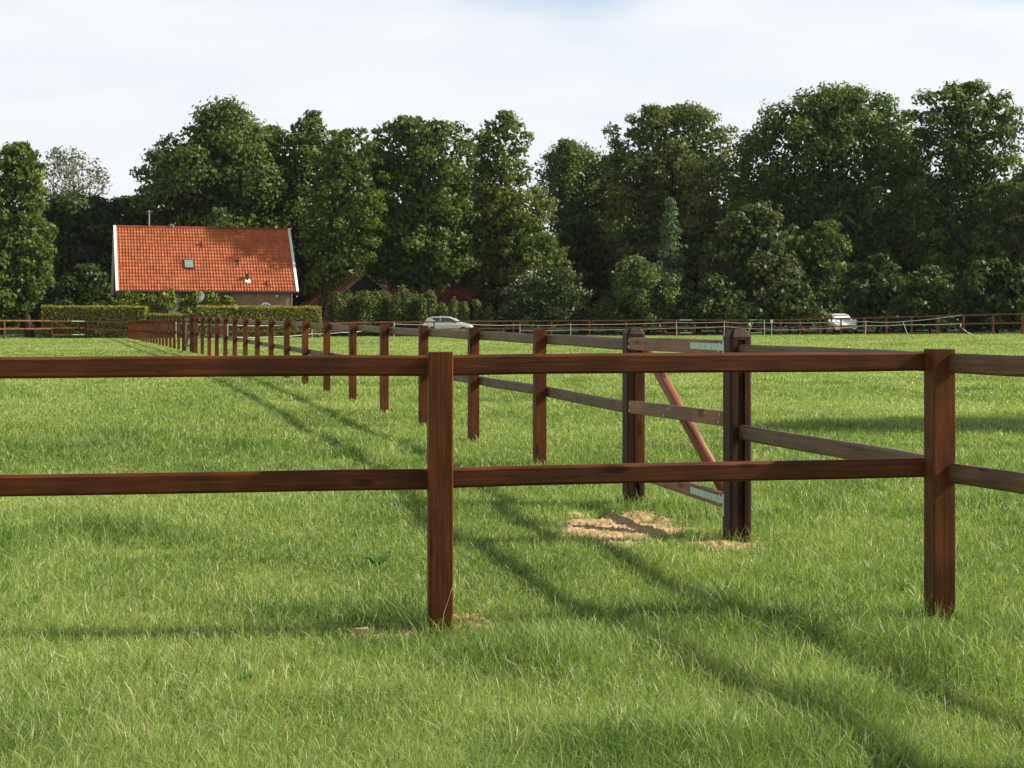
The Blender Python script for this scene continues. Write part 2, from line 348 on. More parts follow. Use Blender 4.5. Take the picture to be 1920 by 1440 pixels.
# ------------------------------------------------------------------ ground
def grid_axis():
    a = [0]; s = .35
    while a[-1] < 900: a.append(a[-1] + s); s *= 1.035
    return np.array(a)
ax = grid_axis(); xs = np.concatenate([-ax[:0:-1], ax]); ys = np.concatenate([-ax[60:0:-6], ax])
GX, GY = np.meshgrid(xs, ys); H = ground(GX, GY)
nx, ny = len(xs), len(ys); idx = np.arange(nx * ny).reshape(ny, nx)
q = np.stack([idx[:-1, :-1], idx[:-1, 1:], idx[1:, 1:], idx[1:, :-1]], -1).reshape(-1, 4)
g = link('field', npmesh('field', np.stack([GX.ravel(), GY.ravel(), H], 1), q, m=M['ground'], smooth=True)); tag(g, kind='structure')

# bare sandy patches (x, y, rx, ry, height)
PATCH = [(.76, 10.30, .50, .80, .014), (1.36, 9.50, .26, .22, .006), (-.50, 6.80, .27, .12, .016), (-.25, 7.05, .20, .17, .012)]
def patch(i):
    x0, y0, rx, ry, hh = PATCH[i]; n = 130 if i == 0 else 60; vs = []; fs = []
    for a in range(n + 1):
        for b_ in range(n + 1):
            u = a / n * 2 - 1; v = b_ / n * 2 - 1
            x = x0 + u * rx * 1.25; y = y0 + v * ry * 1.25; vs.append((x, y, u, v))
    z = ground([p[0] for p in vs], [p[1] for p in vs])
    nn = vn([p[0] for p in vs], [p[1] for p in vs], 6); n3 = vn([p[0] for p in vs], [p[1] for p in vs], 25); n4 = vn([p[0] for p in vs], [p[1] for p in vs], 62); n5 = np.clip(vn([p[0] for p in vs], [p[1] for p in vs], 38) - .72, 0, 1)
    out = []
    for k, (x, y, u, v) in enumerate(vs):
        r = math.hypot(u, v) + (nn[k] - .5) * .9 + (n3[k] - .5) * .55
        d = max(0, 1 - r * r); out.append((x, y, z[k] - .022 + .030 * min(1, d * 1.6) + hh * d * d + ((n3[k] - .5) * .016 + (n4[k] - .5) * .011 + n5[k] * .07) * min(1, d * 3)))
    for a in range(n):
        for b_ in range(n): k = a * (n + 1) + b_; fs.append((k, k + n + 1, k + n + 2, k + 1))
    mb = MB(); mb.raw(out, fs); o = mb.build('soil_patch', M['soil'], smooth=True); tag(o, kind='structure')
for i in range(len(PATCH)): patch(i)

# strip of rough woodland floor under the trees
def strip():
    xs_ = np.linspace(-95, 95, 90); rows = []
    y0 = np.interp(xs_, [-95, -40, -30, -10, 5, 15, 24, 32, 45, 95], [118, 118, 118.5, 116.5, 116.5, 115.5, 113, 97, 84, 78])
    y1 = np.full_like(xs_, 230.); fr = np.linspace(0, 1, 30)
    X = np.repeat(xs_[:, None], 30, 1); Y = y0[:, None] + (y1 - y0)[:, None] * fr[None] ** 1.5
    Z = ground(X, Y) + .03; idx = np.arange(90 * 30).reshape(90, 30)
    q = np.stack([idx[:-1, :-1], idx[1:, :-1], idx[1:, 1:], idx[:-1, 1:]], -1).reshape(-1, 4)
    o = link('forest_floor', npmesh('forest_floor', np.stack([X.ravel(), Y.ravel(), Z], 1), q, m=M['forestfloor'], smooth=True)); tag(o, kind='structure')
strip()
#MARK_GRASS
exec_grass = True
def grass():
    rs = np.random.RandomState(11)
    K = 1700000
    # depth sampled so that the density per square metre falls as 1/Y^1.9
    u = rs.rand(K); Ymin, Ymax = 3.9, 128.
    t = rs.rand(K)
    Y = Ymin * (Ymax / Ymin) ** (t ** 1.0)
    keep = rs.rand(K) < np.clip((Y / 6.2) ** .9, 0, 1) * 1.0 + .35
    Y = Y[keep]; K = len(Y)
    X = (rs.rand(K) * 2 - 1) * (.365 * Y + .9)
    # keep off the wood and out of bare soil
    dens = .55 + .9 * vn(X, Y, 1.1)
    clump = vn(X, Y, 5.5)
    keep = rs.rand(K) < dens * (.55 + .8 * clump)
    for x0, y0, rx, ry, hh in PATCH:
        r = np.hypot((X - x0) / rx, (Y - y0) / ry) + (vn(X, Y, 6) - .5) * .5
        keep &= ~((r < .95) & (rs.rand(K) > (.09 if ry > .5 else .30) + .22 * (r > .7)))
    keep &= ~((X > 26) & (Y > 95) & (Y > 128 - (X - 15) * 1.6))
    X, Y = X[keep], Y[keep]; K = len(X)
    Z = ground(X, Y) - .008
    big = (Y / 6.0) ** .88
    wd = .0014 * np.clip(big, .8, None) * rs.uniform(.6, 1.35, K)
    hmul = .6 + .75 * vn(X + 9, Y + 4, .8) * (0.55 + vn(X, Y, 3.3))
    lush = np.clip((vn(X + 31, Y + 17, 1.7) - .55) * 3.2, 0, 1) * np.clip((vn(X, Y, .35) - .25) * 2.2, 0, 1)
    hmul = hmul * (1 + .55 * lush)
    h = rs.gamma(9, .0063, K) * hmul * (1 - .25 * np.clip(Y / 60, 0, 1)) + .010
    # a few long bents
    tall = rs.rand(K) < .0035; h[tall] *= 1.9; wd[tall] *= .75
    # worn area left of the front post and along the near ground is shorter; tufts at post feet
    for px_, py_ in [(-.328, 6.81), (2.05, 7.16), (1.457, 9.665), (.958, 11.77)]:
        r = np.hypot(X - px_, Y - py_); h = np.where(r < .16, h * 1.6, h)
    ang = rs.rand(K) * 6.2832; lean = rs.gamma(2.0, .45, K)
    # lean mostly with the wind, to the right and forward
    dx = np.cos(ang) * .8 + .12; dy = np.sin(ang) * .8 - .05
    nrm = np.hypot(dx, dy); dx /= nrm; dy /= nrm
    sx, sy = -dy, dx
    fa = rs.rand(K) * 6.2832; mixf = .7
    sx = sx * (1 - mixf) + np.cos(fa) * mixf; sy = sy * (1 - mixf) + np.sin(fa) * mixf
    nrm = np.hypot(sx, sy) + 1e-6; sx /= nrm; sy /= nrm
    near = Y < 24
    tint = np.clip(rs.beta(1.2, 1.6, K) * .86 - .02 + .30 * (vn(X, Y, .45) - .3) + .22 * (vn(X + 50, Y, 2.3) - .5) - .20 * lush + .22 * np.clip(vn(X + 7, Y + 3, .28) - .5, 0, 1) + .10 * np.clip(Y / 60, 0, 1), 0, .93)  # last term paints the sheen of distant grass: blades get paler with depth
    dry = rs.rand(K) < (.035 + .20 * np.clip(vn(X + 20, Y + 30, .8) - .55, 0, 1)); tint = np.where(dry, rs.uniform(.9, 1, K), tint)
    def lay(sel, ts, ws):
        x, y, z, hh, ww, ln = X[sel], Y[sel], Z[sel], h[sel], wd[sel], lean[sel]; n = len(x); cols = []
        for t_, w_ in zip(ts, ws):
            bend = ln * hh * t_ ** 1.9; zz_ = z + hh * t_ * (1 - .32 * np.minimum(ln, 1.6) * t_)
            cx = x + dx[sel] * bend; cy = y + dy[sel] * bend
            if w_ > 0:
                cols.append(np.stack([cx - sx[sel] * ww * w_, cy - sy[sel] * ww * w_, zz_], 1)); cols.append(np.stack([cx + sx[sel] * ww * w_, cy + sy[sel] * ww * w_, zz_], 1))
            else: cols.append(np.stack([cx, cy, zz_], 1))
        co = np.stack(cols, 1)           # n, m, 3
        m_ = co.shape[1]; base = (np.arange(n) * m_)[:, None]; qs = []
        for k in range(len(ts) - 2): qs.append(base + np.array([[2*k, 2*k+1, 2*k+3, 2*k+2]]))
        k = len(ts) - 2; tr = base + np.array([[2*k, 2*k+1, 2*k+2]])
        return co.reshape(-1, 3), qs, tr, tint[sel]
    c1, q1, t1, a1 = lay(near, [0, .4, .75, 1], [1, .95, .62, 0])
    c2, q2, t2, a2 = lay(~near, [0, .55, 1], [1, .9, 0])
    o2 = len(c1)
    quads = np.concatenate(q1 + [x + o2 for x in q2]); tris = np.concatenate([t1, t2 + o2])
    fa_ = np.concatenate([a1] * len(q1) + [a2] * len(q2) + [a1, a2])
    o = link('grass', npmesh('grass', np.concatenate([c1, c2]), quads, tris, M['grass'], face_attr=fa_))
    tag(o, 'short green pasture grass covering the whole paddock', 'grass', kind='stuff')
    print('blades', K)
if exec_grass: grass()
def weeds():
    rs = random.Random(21); mb = MB()
    for _ in range(20):
        Y = 5.6 + 24 * rs.random() ** 1.6; X = rs.uniform(-.37, .37) * Y; z = gz(X, Y); sc = rs.uniform(.6, 1.2)
        for k in range(rs.randint(5, 9)):
            a = rs.uniform(0, 6.28); ln = rs.uniform(.06, .13) * sc; w_ = ln * rs.uniform(.13, .2); d = Vector((math.cos(a), math.sin(a), 0)); sd = Vector((-d.y, d.x, 0)); el_ = rs.uniform(.5, 1.3)
            p = [Vector((X, Y, z))]; 
            pts = [Vector((X, Y, z)) + d * ln * t * math.cos(el_ * (1 - .4 * t)) + Vector((0, 0, ln * t * math.sin(el_ * (1 - .5 * t)))) for t in (0, .35, .7, 1)]
            v = [pts[0] - sd * w_ * .3, pts[0] + sd * w_ * .3, pts[1] - sd * w_, pts[1] + sd * w_, pts[2] - sd * w_ * .8, pts[2] + sd * w_ * .8, pts[3]]
            mb.raw(v, [(0, 1, 3, 2), (2, 3, 5, 4), (4, 5, 6)])
    m = leafmat('broad_weed_leaves', (.07, .16, .03), (.10, .21, .04), (.15, .27, .06)); o = mb.build('weeds', m); tag(o, 'scattered darker broad leaved weeds in the pasture', 'weeds', kind='stuff')
    mb = MB()
    for x_, y_ in [(-1.5, 7.6), (-1.42, 7.7), (-.12, 6.9), (-.05, 7.0), (-2.0, 9.1), (-.9, 5.4)] + [(rs.uniform(-.36, .36) * q, q) for q in [4.8 + 16 * rs.random() for _ in range(46)]]:
        z = gz(x_, y_); h_ = rs.uniform(.16, .30); lx = rs.uniform(-.10, .10); ly = rs.uniform(-.05, .05); b0 = Vector((x_, y_, z)); t1 = b0 + Vector((lx, ly, h_))
        mb.tube([b0, b0.lerp(t1, .5) + Vector((lx * -.2, 0, .01)), t1], [.0011, .0009, .0006], 4)
        mb.tube([t1 - Vector((lx * .15, 0, .02)), t1, t1 + Vector((lx * .15, 0, .025))], [.0014, .0028, .0008], 5)
    o = mb.build('seed_stalks', noisy('dry_straw', (.34, .32, .15), (.52, .46, .25), 30)); tag(o, 'thin pale seed stalks standing above the grass', 'grass stalks', kind='stuff')
weeds()

# ------------------------------------------------------------------ near fences
def post_mb(x, y, z0, z1, w=.11, d=.11, rz=0, ch=.006):
    mb = MB(); mb.beam((x, y, z0), (x, y, z1), w, d, up=(-math.sin(rz), math.cos(rz), 0), ch=ch, seg=4, wob=.0012); return mb
A = (-.328, 6.81); B = (2.05, 7.16); G1 = (1.457, 9.665); G2 = (.958, 11.77)
angF = math.atan2(B[1] - A[1], B[0] - A[0])                 # direction of the front run
d_ = Vector((G1[0] - B[0], G1[1] - B[1])).normalized(); angS = math.atan2(d_.y, d_.x)      # direction of the side run, going away
dF = Vector((math.cos(angF), math.sin(angF), 0)); nF = Vector((-dF.y, dF.x, 0)); dS = Vector((d_.x, d_.y, 0)); rS = Vector((dS.y, -dS.x, 0))

root = thing('wooden_fence', (A[0], A[1], 0), 'dark red brown stained post and rail fence closest to the viewer, with the corner post', 'fence')
post_mb(*A, -.4, 1.2525, rz=angF).build('post', M['post'], root)
post_mb(*B, -.4, 1.258, w=.112, d=.112, rz=angF + .04).build('post', M['post'], root)
P0 = Vector((A[0], A[1], 0)) - dF * 2.45
post_mb(P0.x, P0.y, -.4, 1.25, rz=angF).build('post', M['post'], root)
off = nF * .076
def rail(a, b, h=.094, t=.042, m=None, parent=root, seg=6, wob=.004, name='rail', up=(0, 0, 1)):
    mb = MB(); mb.beam(a, b, t, h, up=up, seg=seg, wob=wob, ch=.012); return mb.build(name, m or M['rail'], parent)
V3 = lambda p, z: Vector((p[0], p[1], z))
# left bay (ends just short of the joint behind post A)
rail(V3(P0, 1.190) + off - dF * .2, V3(A, 1.186) + off - dF * .003, h=.095)
rail(V3(P0, .672) + off - dF * .2, V3(A, .665) + off - dF * .003, h=.095)
rail(V3(A, 1.187) + off + dF * .003, V3(B, 1.199) + off - dF * .045, h=.094)
rail(V3(A, .668) + off + dF * .003, V3(B, .684) + off - dF * .045, h=.092)
# side run coming towards the viewer from B, on the right side of the posts
so_ = rS * .075
aX = R(90 + 18.6); dX = Vector((math.cos(aX), math.sin(aX), 0)); rX = Vector((dX.y, -dX.x, 0)); sx_ = rX * .075
C0 = Vector((B[0], B[1], 0)) - dX * 2.6
rail(V3(B, 1.192) + sx_ * .45 - dX * .05, V3(C0, 1.20) + sx_ * .8, h=.094, m=M['railweather'])
rail(V3(B, .668) + sx_ * .45 - dX * .05, V3(C0, .68) + sx_ * .8, h=.094, m=M['railweather'])
post_mb(C0.x, C0.y, -.4, 1.26, rz=aX).build('post', M['post'], root)
# B to the gate post
rail(V3(B, 1.192) + dS * .05 + so_ * .0, V3(G1, 1.190) - dS * .055, h=.094, m=M['railweather'])
rail(V3(B, .690) + dS * .05 + so_ * .0, V3(G1, .672) - dS * .055, h=.094, m=M['railweather'])

def gatepost(p, ztop, parent, w=.15):
    """square post with a groove down the face towards the viewer and a chamfered head"""
    mb = MB(); x, y = p; u = Vector((rS.x, rS.y, 0)); v = -dS; ww = w / 2; gd = .028; gw = .024; c = .018
    prof = [(-ww + c, ww), (-gw, ww), (-gw, ww - gd), (gw, ww - gd), (gw, ww), (ww - c, ww), (ww, ww - c), (ww, -ww + c), (ww - c, -ww), (-ww + c, -ww), (-ww, -ww + c), (-ww, ww - c)]
    rings = []; gr = []
    for z, k, dp in ((-.4, 1, 0), (.3, 1, 0), (.8, 1, 0), (ztop - .075, 1, 0), (ztop - .07, 1, 1), (ztop - .050, 1, 1), (ztop - .004, .62, 1), (ztop, .58, 1)):
        pr_ = [(a, ww if dp and i_ in (2, 3) else b) for i_, (a, b) in enumerate(prof)]
        rings.append([Vector((x, y, z)) + u * a * k + v * b * k for a, b in pr_]); gr += [(a * k, b * k + 7 + x, z) for a, b in prof]
    mb.loft(rings, gr); return mb.build('gate_post', M['gatepost'], parent)
gatepost(G1, 1.335, root)

# long fence away from the gate
T = [(0, 14.66, 1.28), (1, 17.0, 1.288), (3, 21.8, 1.305), (5, 26.5, 1.335), (9, 36, 1.38), (13, 46.5, 1.44), (15, 51, 1.445), (19, 60, 1.40), (22, 67.4, 1.357), (29, 85.7, 1.242), (39, 107.5, 1.11)]
ty = np.array([t[1] for t in T]); tz = np.array([t[2] for t in T])
def ztop(Y): return float(np.interp(Y, ty, tz))
def lp(Y): return Vector(((118 + 13108 / Y - 960) / F * Y, Y, 0))       # the straight line the posts stand on
dL = (lp(60) - lp(20)).normalized(); angL = math.atan2(dL.y, dL.x); rL = Vector((dL.y, -dL.x, 0))
Y0 = 13108e-3 * 1.1186; st = 13.108 * .1805
root2 = thing('wooden_fence', (G2[0], G2[1], 0), 'long brown post and rail fence running back from the near gate', 'fence')
gatepost(G2, 1.33, root2, .15)
ysA = [Y0 + st * k for k in range(17)]
ysA = [y for y in ysA if y < 53.6]
def railtop(Y): return ztop(Y) - .085
def railmid(Y): return ztop(Y) - .60
def run(ys, root, first=None, last=None):
    for i, Y in enumerate(ys):
        p = lp(Y); tw = rnd.uniform(-.03, .03); hh = ztop(Y) + rnd.uniform(-.008, .008)
        post_mb(p.x, p.y, gz(p.x, p.y) - .3, hh, w=.112, d=.112, rz=angL + tw).build('post', M['post'], root)
    pts = ([first] if first is not None else []) + [(lp(Y), Y) for Y in ys] + ([last] if last is not None else [])
    i = 0
    while i < len(pts) - 1:
        j = min(i + (1 if pts[i][1] < 25 else 2), len(pts) - 1)
        for zf in (railtop, railmid):
            a, Ya = pts[i]; b, Yb = pts[j]
            rail(Vector((a.x, a.y, zf(Ya))) + rL * .074 + dL * .002, Vector((b.x, b.y, zf(Yb))) + rL * .074 - dL * .002, h=.1, t=.036, m=M['railweather'], parent=root, seg=4, wob=.005)
        i = j
run(ysA, root2, first=(Vector((G2[0], G2[1], 0)), 12.2), last=(lp(54.1), 54.1))
p = lp(54.16); mbg = post_mb(p.x, p.y, -.2, 1.50, w=.16, d=.16, rz=angL, ch=.02); mbg.build('gate_post', M['gatepost'], root2)
root3 = thing('wooden_fence', (*lp(57.7).xy, 0), 'far stretch of the long brown fence, ending at the clipped hedge', 'fence')
p = lp(57.7); post_mb(p.x, p.y, -.2, 1.50, w=.15, d=.15, rz=angL, ch=.02).build('gate_post', M['gatepost'], root3)
ysB = [13.108 * (4.608 + .1805 * k) for k in range(20)]
run(ysB, root3, first=(lp(57.7), 57.7), last=(lp(107.0), 107.0))
p = lp(107.0); post_mb(p.x, p.y, -.4, 1.14, rz=angL).build('post', M['post'], root3)

# ------------------------------------------------------------------ near gate
def bolt(parent, p, n, r=.009):
    mb = MB(); mb.tube([p, p + n * .006], r, 8); return mb.build('bolt', M['bolt'], parent)
lS = -rS                                    # towards the left, the side we look from
gate = thing('wooden_gate', (G1[0], G1[1], 0), 'near paddock gate with galvanised strap hinges and a round diagonal brace', 'gate')
fo = lS * .060 - dS * .0
g2a = Vector((G2[0], G2[1], 0)) - dS * .10 + lS * .045; g1b = Vector((G1[0], G1[1], 0)) + dS * .085 + lS * .045
def gr_(z2, z1, ext=0, h=.098, t=.036, o=0.0, nm='rail'):
    a = g2a + dS * ext; b = g1b
    mb = MB(); mb.beam(V3(a, z2) + lS * o, V3(b, z1) + lS * o, t, h, seg=4, wob=.002, ch=.005); r = mb.build(nm, M['gaterail'], gate)
    return V3(a, z2) + lS * o, V3(b, z1) + lS * o
for (z2, z1, ext) in ((1.205, 1.212, .06), (.708, .748, .04), (.218, .215, -.02)):
    a, b = gr_(z2, z1, ext)
    u = (b - a).normalized()
    if .5 < z1 < 1:
        for dz in (-.025, .025): bolt(gate, a + u * ((b - a).length * (.45 + dz)) + Vector((0, 0, dz)) + lS * .019, lS)
    for p in (a + u * .05, b - u * .06):
        for dz in (-.025, .025): bolt(gate, p + Vector((0, 0, dz)) + lS * .019 + u * dz * .3, lS)
mb = MB(); mb.beam(V3(g2a - dS * .06, .16) - lS * .045, V3(g2a - dS * .06, 1.18) - lS * .045, .045, .07, up=(rS.x, rS.y, 0)); mb.build('stile', M['rail'], gate)
mb = MB(); mb.beam(V3(g1b + dS * .03, .16) - lS * .045, V3(g1b + dS * .03, 1.20) - lS * .045, .045, .07, up=(rS.x, rS.y, 0)); mb.build('stile', M['gatepost'], gate)
mb = MB(); mb.tube([V3(g2a - dS * .06, 1.20) - lS * .075, V3(g1b + dS * .10, .20) - lS * .075], .043, 20); mb.build('brace', wood_mat('orange_brown_pole', (.09, .032, .014), (.19, .072, .030), (.28, .12, .055)), gate, smooth=True)
for z, nm in ((1.215, 0), (.218, 1)):
    a = V3(g1b, z) + lS * .0225
    mb = MB(); mb.beam(a + dS * .60, a - dS * .03, .006, .046, ch=.002); hb = mb.build('hinge', M['galv'], gate)
    for k in range(5): bolt(hb, a + dS * (.56 - k * .12) + lS * .003 + Vector((0, 0, .006 * (-1) ** k)), lS, .0075)
    mb = MB(); mb.tube([a - dS * .035 + Vector((0, 0, -.10 if nm else -.045)), a - dS * .035 + Vector((0, 0, .045))], .013, 10)
    mb.tube([a - dS * .035 + Vector((0, 0, -.02)), a - dS * .10 + Vector((0, 0, -.02)) - lS * .03], .012, 8)
    mb.build('hinge_pin', M['galv'], gate)

# gate in the distant gap of the long fence
def field_gate(pa, pb, ztop_, label, name='wooden_gate', straps=1, h=.98, zb=None):
    """pa, pb: ground points; straps at the pb end"""
    pa = Vector(pa); pb = Vector(pb); d = (pb - pa); ln = d.length; d.normalize(); n = Vector((d.y, -d.x, 0))
    if n.y > 0: n = -n
    r = thing(name, (pa.x, pa.y, pa.z), label, 'gate')
    z1 = ztop_ - .08; z0 = z1 - h
    zz_ = lambda z: Vector((0, 0, z))
    a = Vector((pa.x, pa.y, 0)) + d * .1; b = Vector((pb.x, pb.y, 0)) - d * .1
    for z in (z1, (z1 + z0) / 2, z0):
        mb = MB(); mb.beam(a + zz_(z), b + zz_(z), .04, .10); mb.build('rail', M['far'], r)
    for c in (a, b):
        mb = MB(); mb.beam(c + zz_(z0) - n * .04, c + zz_(z1) - n * .04, .04, .09, up=tuple(n)); mb.build('stile', M['far'], r)
    mb = MB(); mb.beam(a + zz_(z1) - n * .04, b + zz_(z0) - n * .04, .04, .09, up=tuple(n)); mb.build('brace', M['far'], r)
    if straps:
        for z in (z1, z0):
            mb = MB(); mb.beam(b + zz_(z + .01) + n * .024 - d * min(.95, ln * .4), b + zz_(z + .01) + n * .024 + d * .02, .008, .075); mb.build('hinge', M['galv'], r)
    return r
pa = lp(54.4); pb = lp(57.4); pa.z = .1; pb.z = .1
field_gate(pa, pb, 1.42, 'narrow brown gate filling the gap in the long fence', straps=0)

# ------------------------------------------------------------------ transverse fences along the far edge of the field
def px_post(px, top, s, m=None, root=None, w=.11, extra=0, name='post'):
    Y = F / s; X = (px - 960) / F * Y; zt = EYE - (top - HZ) / s + extra
    post_mb(X, Y, gz(X, Y) - .3, zt, w=w, d=w).build(name, m or M['far'], root)
    return Vector((X, Y, zt))
def far_run(lst, label, name='wooden_fence', skip=(), gateposts=(), drop=(.06, .62), rm=None):
    first = lst[0]; Y = F / first[2]; X = (first[0] - 960) / F * Y
    r = thing(name, (X, Y, 0), label, 'fence'); P = []
    for i, (px, top, s) in enumerate(lst):
        gp = i in gateposts
        P.append(px_post(px, top, s, M['gatepost'] if gp else None, r, w=.16 if gp else .115, extra=.04 if gp else 0, name='gate_post' if gp else 'post'))
    for i in range(len(P) - 1):
        if i in skip: continue
        for dz in drop:
            a = P[i] - Vector((0, 0, dz)); b = P[i + 1] - Vector((0, 0, dz)); d = (b - a).normalized(); n = Vector((d.y, -d.x, 0)).normalized()
            if n.y > 0: n = -n
            mb = MB(); mb.beam(a + n * .08 + d * .003, b + n * .08 - d * .003, .036, .10); mb.build('rail', rm or M['far'], r)
    return r, P
# left: off frame to the hedge corner, with a gate between two posts
rl, PL = far_run([(-70, 599, 29), (8, 599.5, 27.7), (95, 601, 25.8), (162, 602, 25.6), (241, 603.5, 26)], 'brown fence crossing the far left side in front of the hedge', skip=(2,), gateposts=(2, 3))
fa, fb = PL[2].copy(), PL[3].copy(); fa.z = gz(fa.x, fa.y); fb.z = gz(fb.x, fb.y)
field_gate(fa, fb, (PL[2].z + PL[3].z) / 2, 'brown gate with two pale strap hinges in front of the left hedge')
# further back at far left
far_run([(-40, 599, 22), (56, 600, 21.6), (150, 601, 21.2)], 'weathered fence half hidden beyond the far left gate', drop=(.08, .4, .72))
# middle: behind the long fence
far_run([(414, 606, 25.6), (500, 606, 25.4), (587, 605, 25.2), (660, 603.5, 25), (738, 602.5, 24.8), (814, 602, 24.7), (888, 601, 24.6), (963, 600.5, 24.5), (1034, 600, 24.5), (1105, 599.8, 24.5), (1174, 599.6, 24.5), (1243, 599, 24.5)],
        'low brown fence along the far edge of the field, running past the silver car', gateposts=(11,))
_, PM = far_run([(1300, 599, 24.5), (1363, 599, 24.6)], 'short fence section between the two distant field gates', gateposts=(0,))
_, PR = far_run([(1432, 599, 24.8), (1464, 598.4, 24.9), (1500, 597.4, 25.1), (1538, 596.6, 25.3), (1577, 595.6, 25.6), (1620, 594.6, 26), (1662, 593.6, 26.5), (1709, 592.4, 27), (1758, 591, 27.5), (1807, 589.6, 28.1), (1862, 588, 29.3), (1917, 586.4, 30.6), (1980, 584.5, 32), (2050, 582, 33.6)],
        'reddish brown fence curving along the far right edge of the field', gateposts=(0,))
def gp3(px, s): 
    Y = F / s; X = (px - 960) / F * Y; return Vector((X, Y, gz(X, Y)))
field_gate(gp3(1243, 24.5), gp3(1300, 24.5), 1.28, 'distant field gate with pale hinges, left one of the two at the wood edge')
field_gate(gp3(1363, 24.6), gp3(1432, 24.8), 1.29, 'distant field gate with pale hinges, right one, next to the white sign')

# electric tape fence on thin white stakes
def tape_fence(label, stakes, tapes):
    s0 = stakes[0]; Y = F / s0[2]; r = thing('electric_fence', ((s0[0] - 960) / F * Y, Y, 0), label, 'electric fence')
    for px, top, s, lean in stakes:
        Y = F / s; X = (px - 960) / F * Y; zt = EYE - (top - HZ) / s
        z0 = gz(X, Y); mb = MB(); mb.tube([(X + lean, Y, z0 - .1), (X, Y, zt)], .017, 6); mb.build('stake', M['tape'], r)
    for tp in tapes:
        mb = MB(); pts = [W(px, py, F / s) for px, py, s in tp]; sm = []
        for i in range(len(pts) - 1):
            for k in range(6):
                t = k / 6; p = pts[i].lerp(pts[i + 1], t); p.z -= .05 * math.sin(math.pi * t); sm.append(p)
        sm.append(pts[-1])
        for a, b in zip(sm[:-1], sm[1:]): mb.beam(a, b, .006, .034, ch=.001)
        mb.build('tape', M['tape'], r)
tape_fence('white electric tape on thin stakes in front of the far right fence',
    [(739, 604, 25.6, 0), (879, 606, 25.4, 0), (975, 608, 25.2, 0), (1070, 606, 25.2, 0), (1268, 602.5, 25.2, .05), (1358, 602, 25.3, 0), (1412, 604, 25.5, -.5), (1433, 600, 25.6, .02), (1624, 601, 27.3, -.05), (1693, 602.5, 28, .35)],
    [[(739, 607.5, 25.6), (879, 608, 25.4), (975, 609, 25.2), (1070, 608.5, 25.2), (1268, 604.5, 25.2), (1358, 603.5, 25.3), (1412, 605, 25.5), (1624, 603, 27.3), (1693, 603, 28), (1803, 590.5, 28.7)],
     [(975, 619, 25.2), (1070, 618.5, 25.2), (1268, 615, 25.2), (1358, 612, 25.3), (1433, 616.5, 25.6), (1500, 617.5, 25.9), (1624, 610.5, 27.3), (1693, 608.5, 28), (1803, 606.5, 28.7), (1800, 611, 28.8), (1808, 618, 28.8), (1822, 626, 28.7)]])
tape_fence('white electric tape sagging behind the posts of the long fence, before the hedge',
    [(330, 604, 27, 0), (427, 609, 27, 0), (585, 618, 26, 0)],
    [[(330, 605.5, 27), (427, 609, 27), (510, 610, 26.6), (600, 609, 26)], [(375, 628, 27), (427, 631.5, 27), (520, 631, 26.5), (585, 625.5, 26), (640, 623, 25.8), (686, 620, 25.5)]])
o = MB(); pS = W(1447, 602, F / 25.2); o.box((pS.x - .1, pS.y - .02, pS.z - .11), (pS.x + .1, pS.y, pS.z + .11)); o.beam((pS.x, pS.y + .02, gz(pS.x, pS.y) - .1), (pS.x, pS.y + .02, pS.z + .1), .03, .03, up=(0, 1, 0))
tag(o.build('small_sign', M['white'], loc=(pS.x, pS.y, 0)), 'small blank white square sign at the far right fence', 'sign')

# ------------------------------------------------------------------ trees
def rhombi(P, Nn, size, rs, asp=1.6):
    """leaf shaped quads at P with normals Nn"""
    n = len(P); r = rs.normal(size=(n, 3)); t = np.cross(Nn, r); t /= np.linalg.norm(t, axis=1)[:, None] + 1e-9; b = np.cross(Nn, t)
    s = (size * rs.uniform(.6, 1.3, n))[:, None]
    up = Nn * s * .18
    v = np.stack([P - t * s * asp / 2, P - b * s / 2 + up, P + t * s * asp / 2, P + b * s / 2 + up], 1).reshape(-1, 3)
    q = (np.arange(n) * 4)[:, None] + np.arange(4)[None]
    return v, q

def lobes_leaves(C, Rr, per, size, rs, flat=.75, shell=(.5, 1.2), nj=.7, droop=0):
    """C (k,3) lobe centres, Rr (k,) radii; per = leaves per m2 of lobe"""
    cnt = np.maximum(12, (per * 4 * Rr ** 2 * 3).astype(int)); k = np.repeat(np.arange(len(C)), cnt); n = len(k)
    d = rs.normal(size=(n, 3)); d /= np.linalg.norm(d, axis=1)[:, None]
    # fewer leaves on the underside
    fl = (d[:, 2] < -.1) & (rs.rand(n) < .45); d[fl, 2] *= -1
    rad = rs.uniform(shell[0] ** 2, shell[1] ** 2, n) ** .5
    # ragged lobe surface
    bump = 1 + .38 * np.sin(d[:, 0] * 7 + k) * np.sin(d[:, 1] * 6 + k * 2.1) * np.sin(d[:, 2] * 8 + k * 1.3)
    P = C[k] + d * (Rr[k] * rad * bump)[:, None] * np.array([1, 1, flat])
    if droop: P[:, 2] -= droop * rs.rand(n) ** 2
    Nn = d + rs.normal(size=(n, 3)) * nj; Nn /= np.linalg.norm(Nn, axis=1)[:, None]
    tint = np.clip(rs.beta(2.2, 2.2, n) * .75 + (rs.rand(len(C))[k] - .5) * .35 + .1, 0, 1)
    v, q = rhombi(P, Nn, np.full(n, size), rs); return v, q, tint

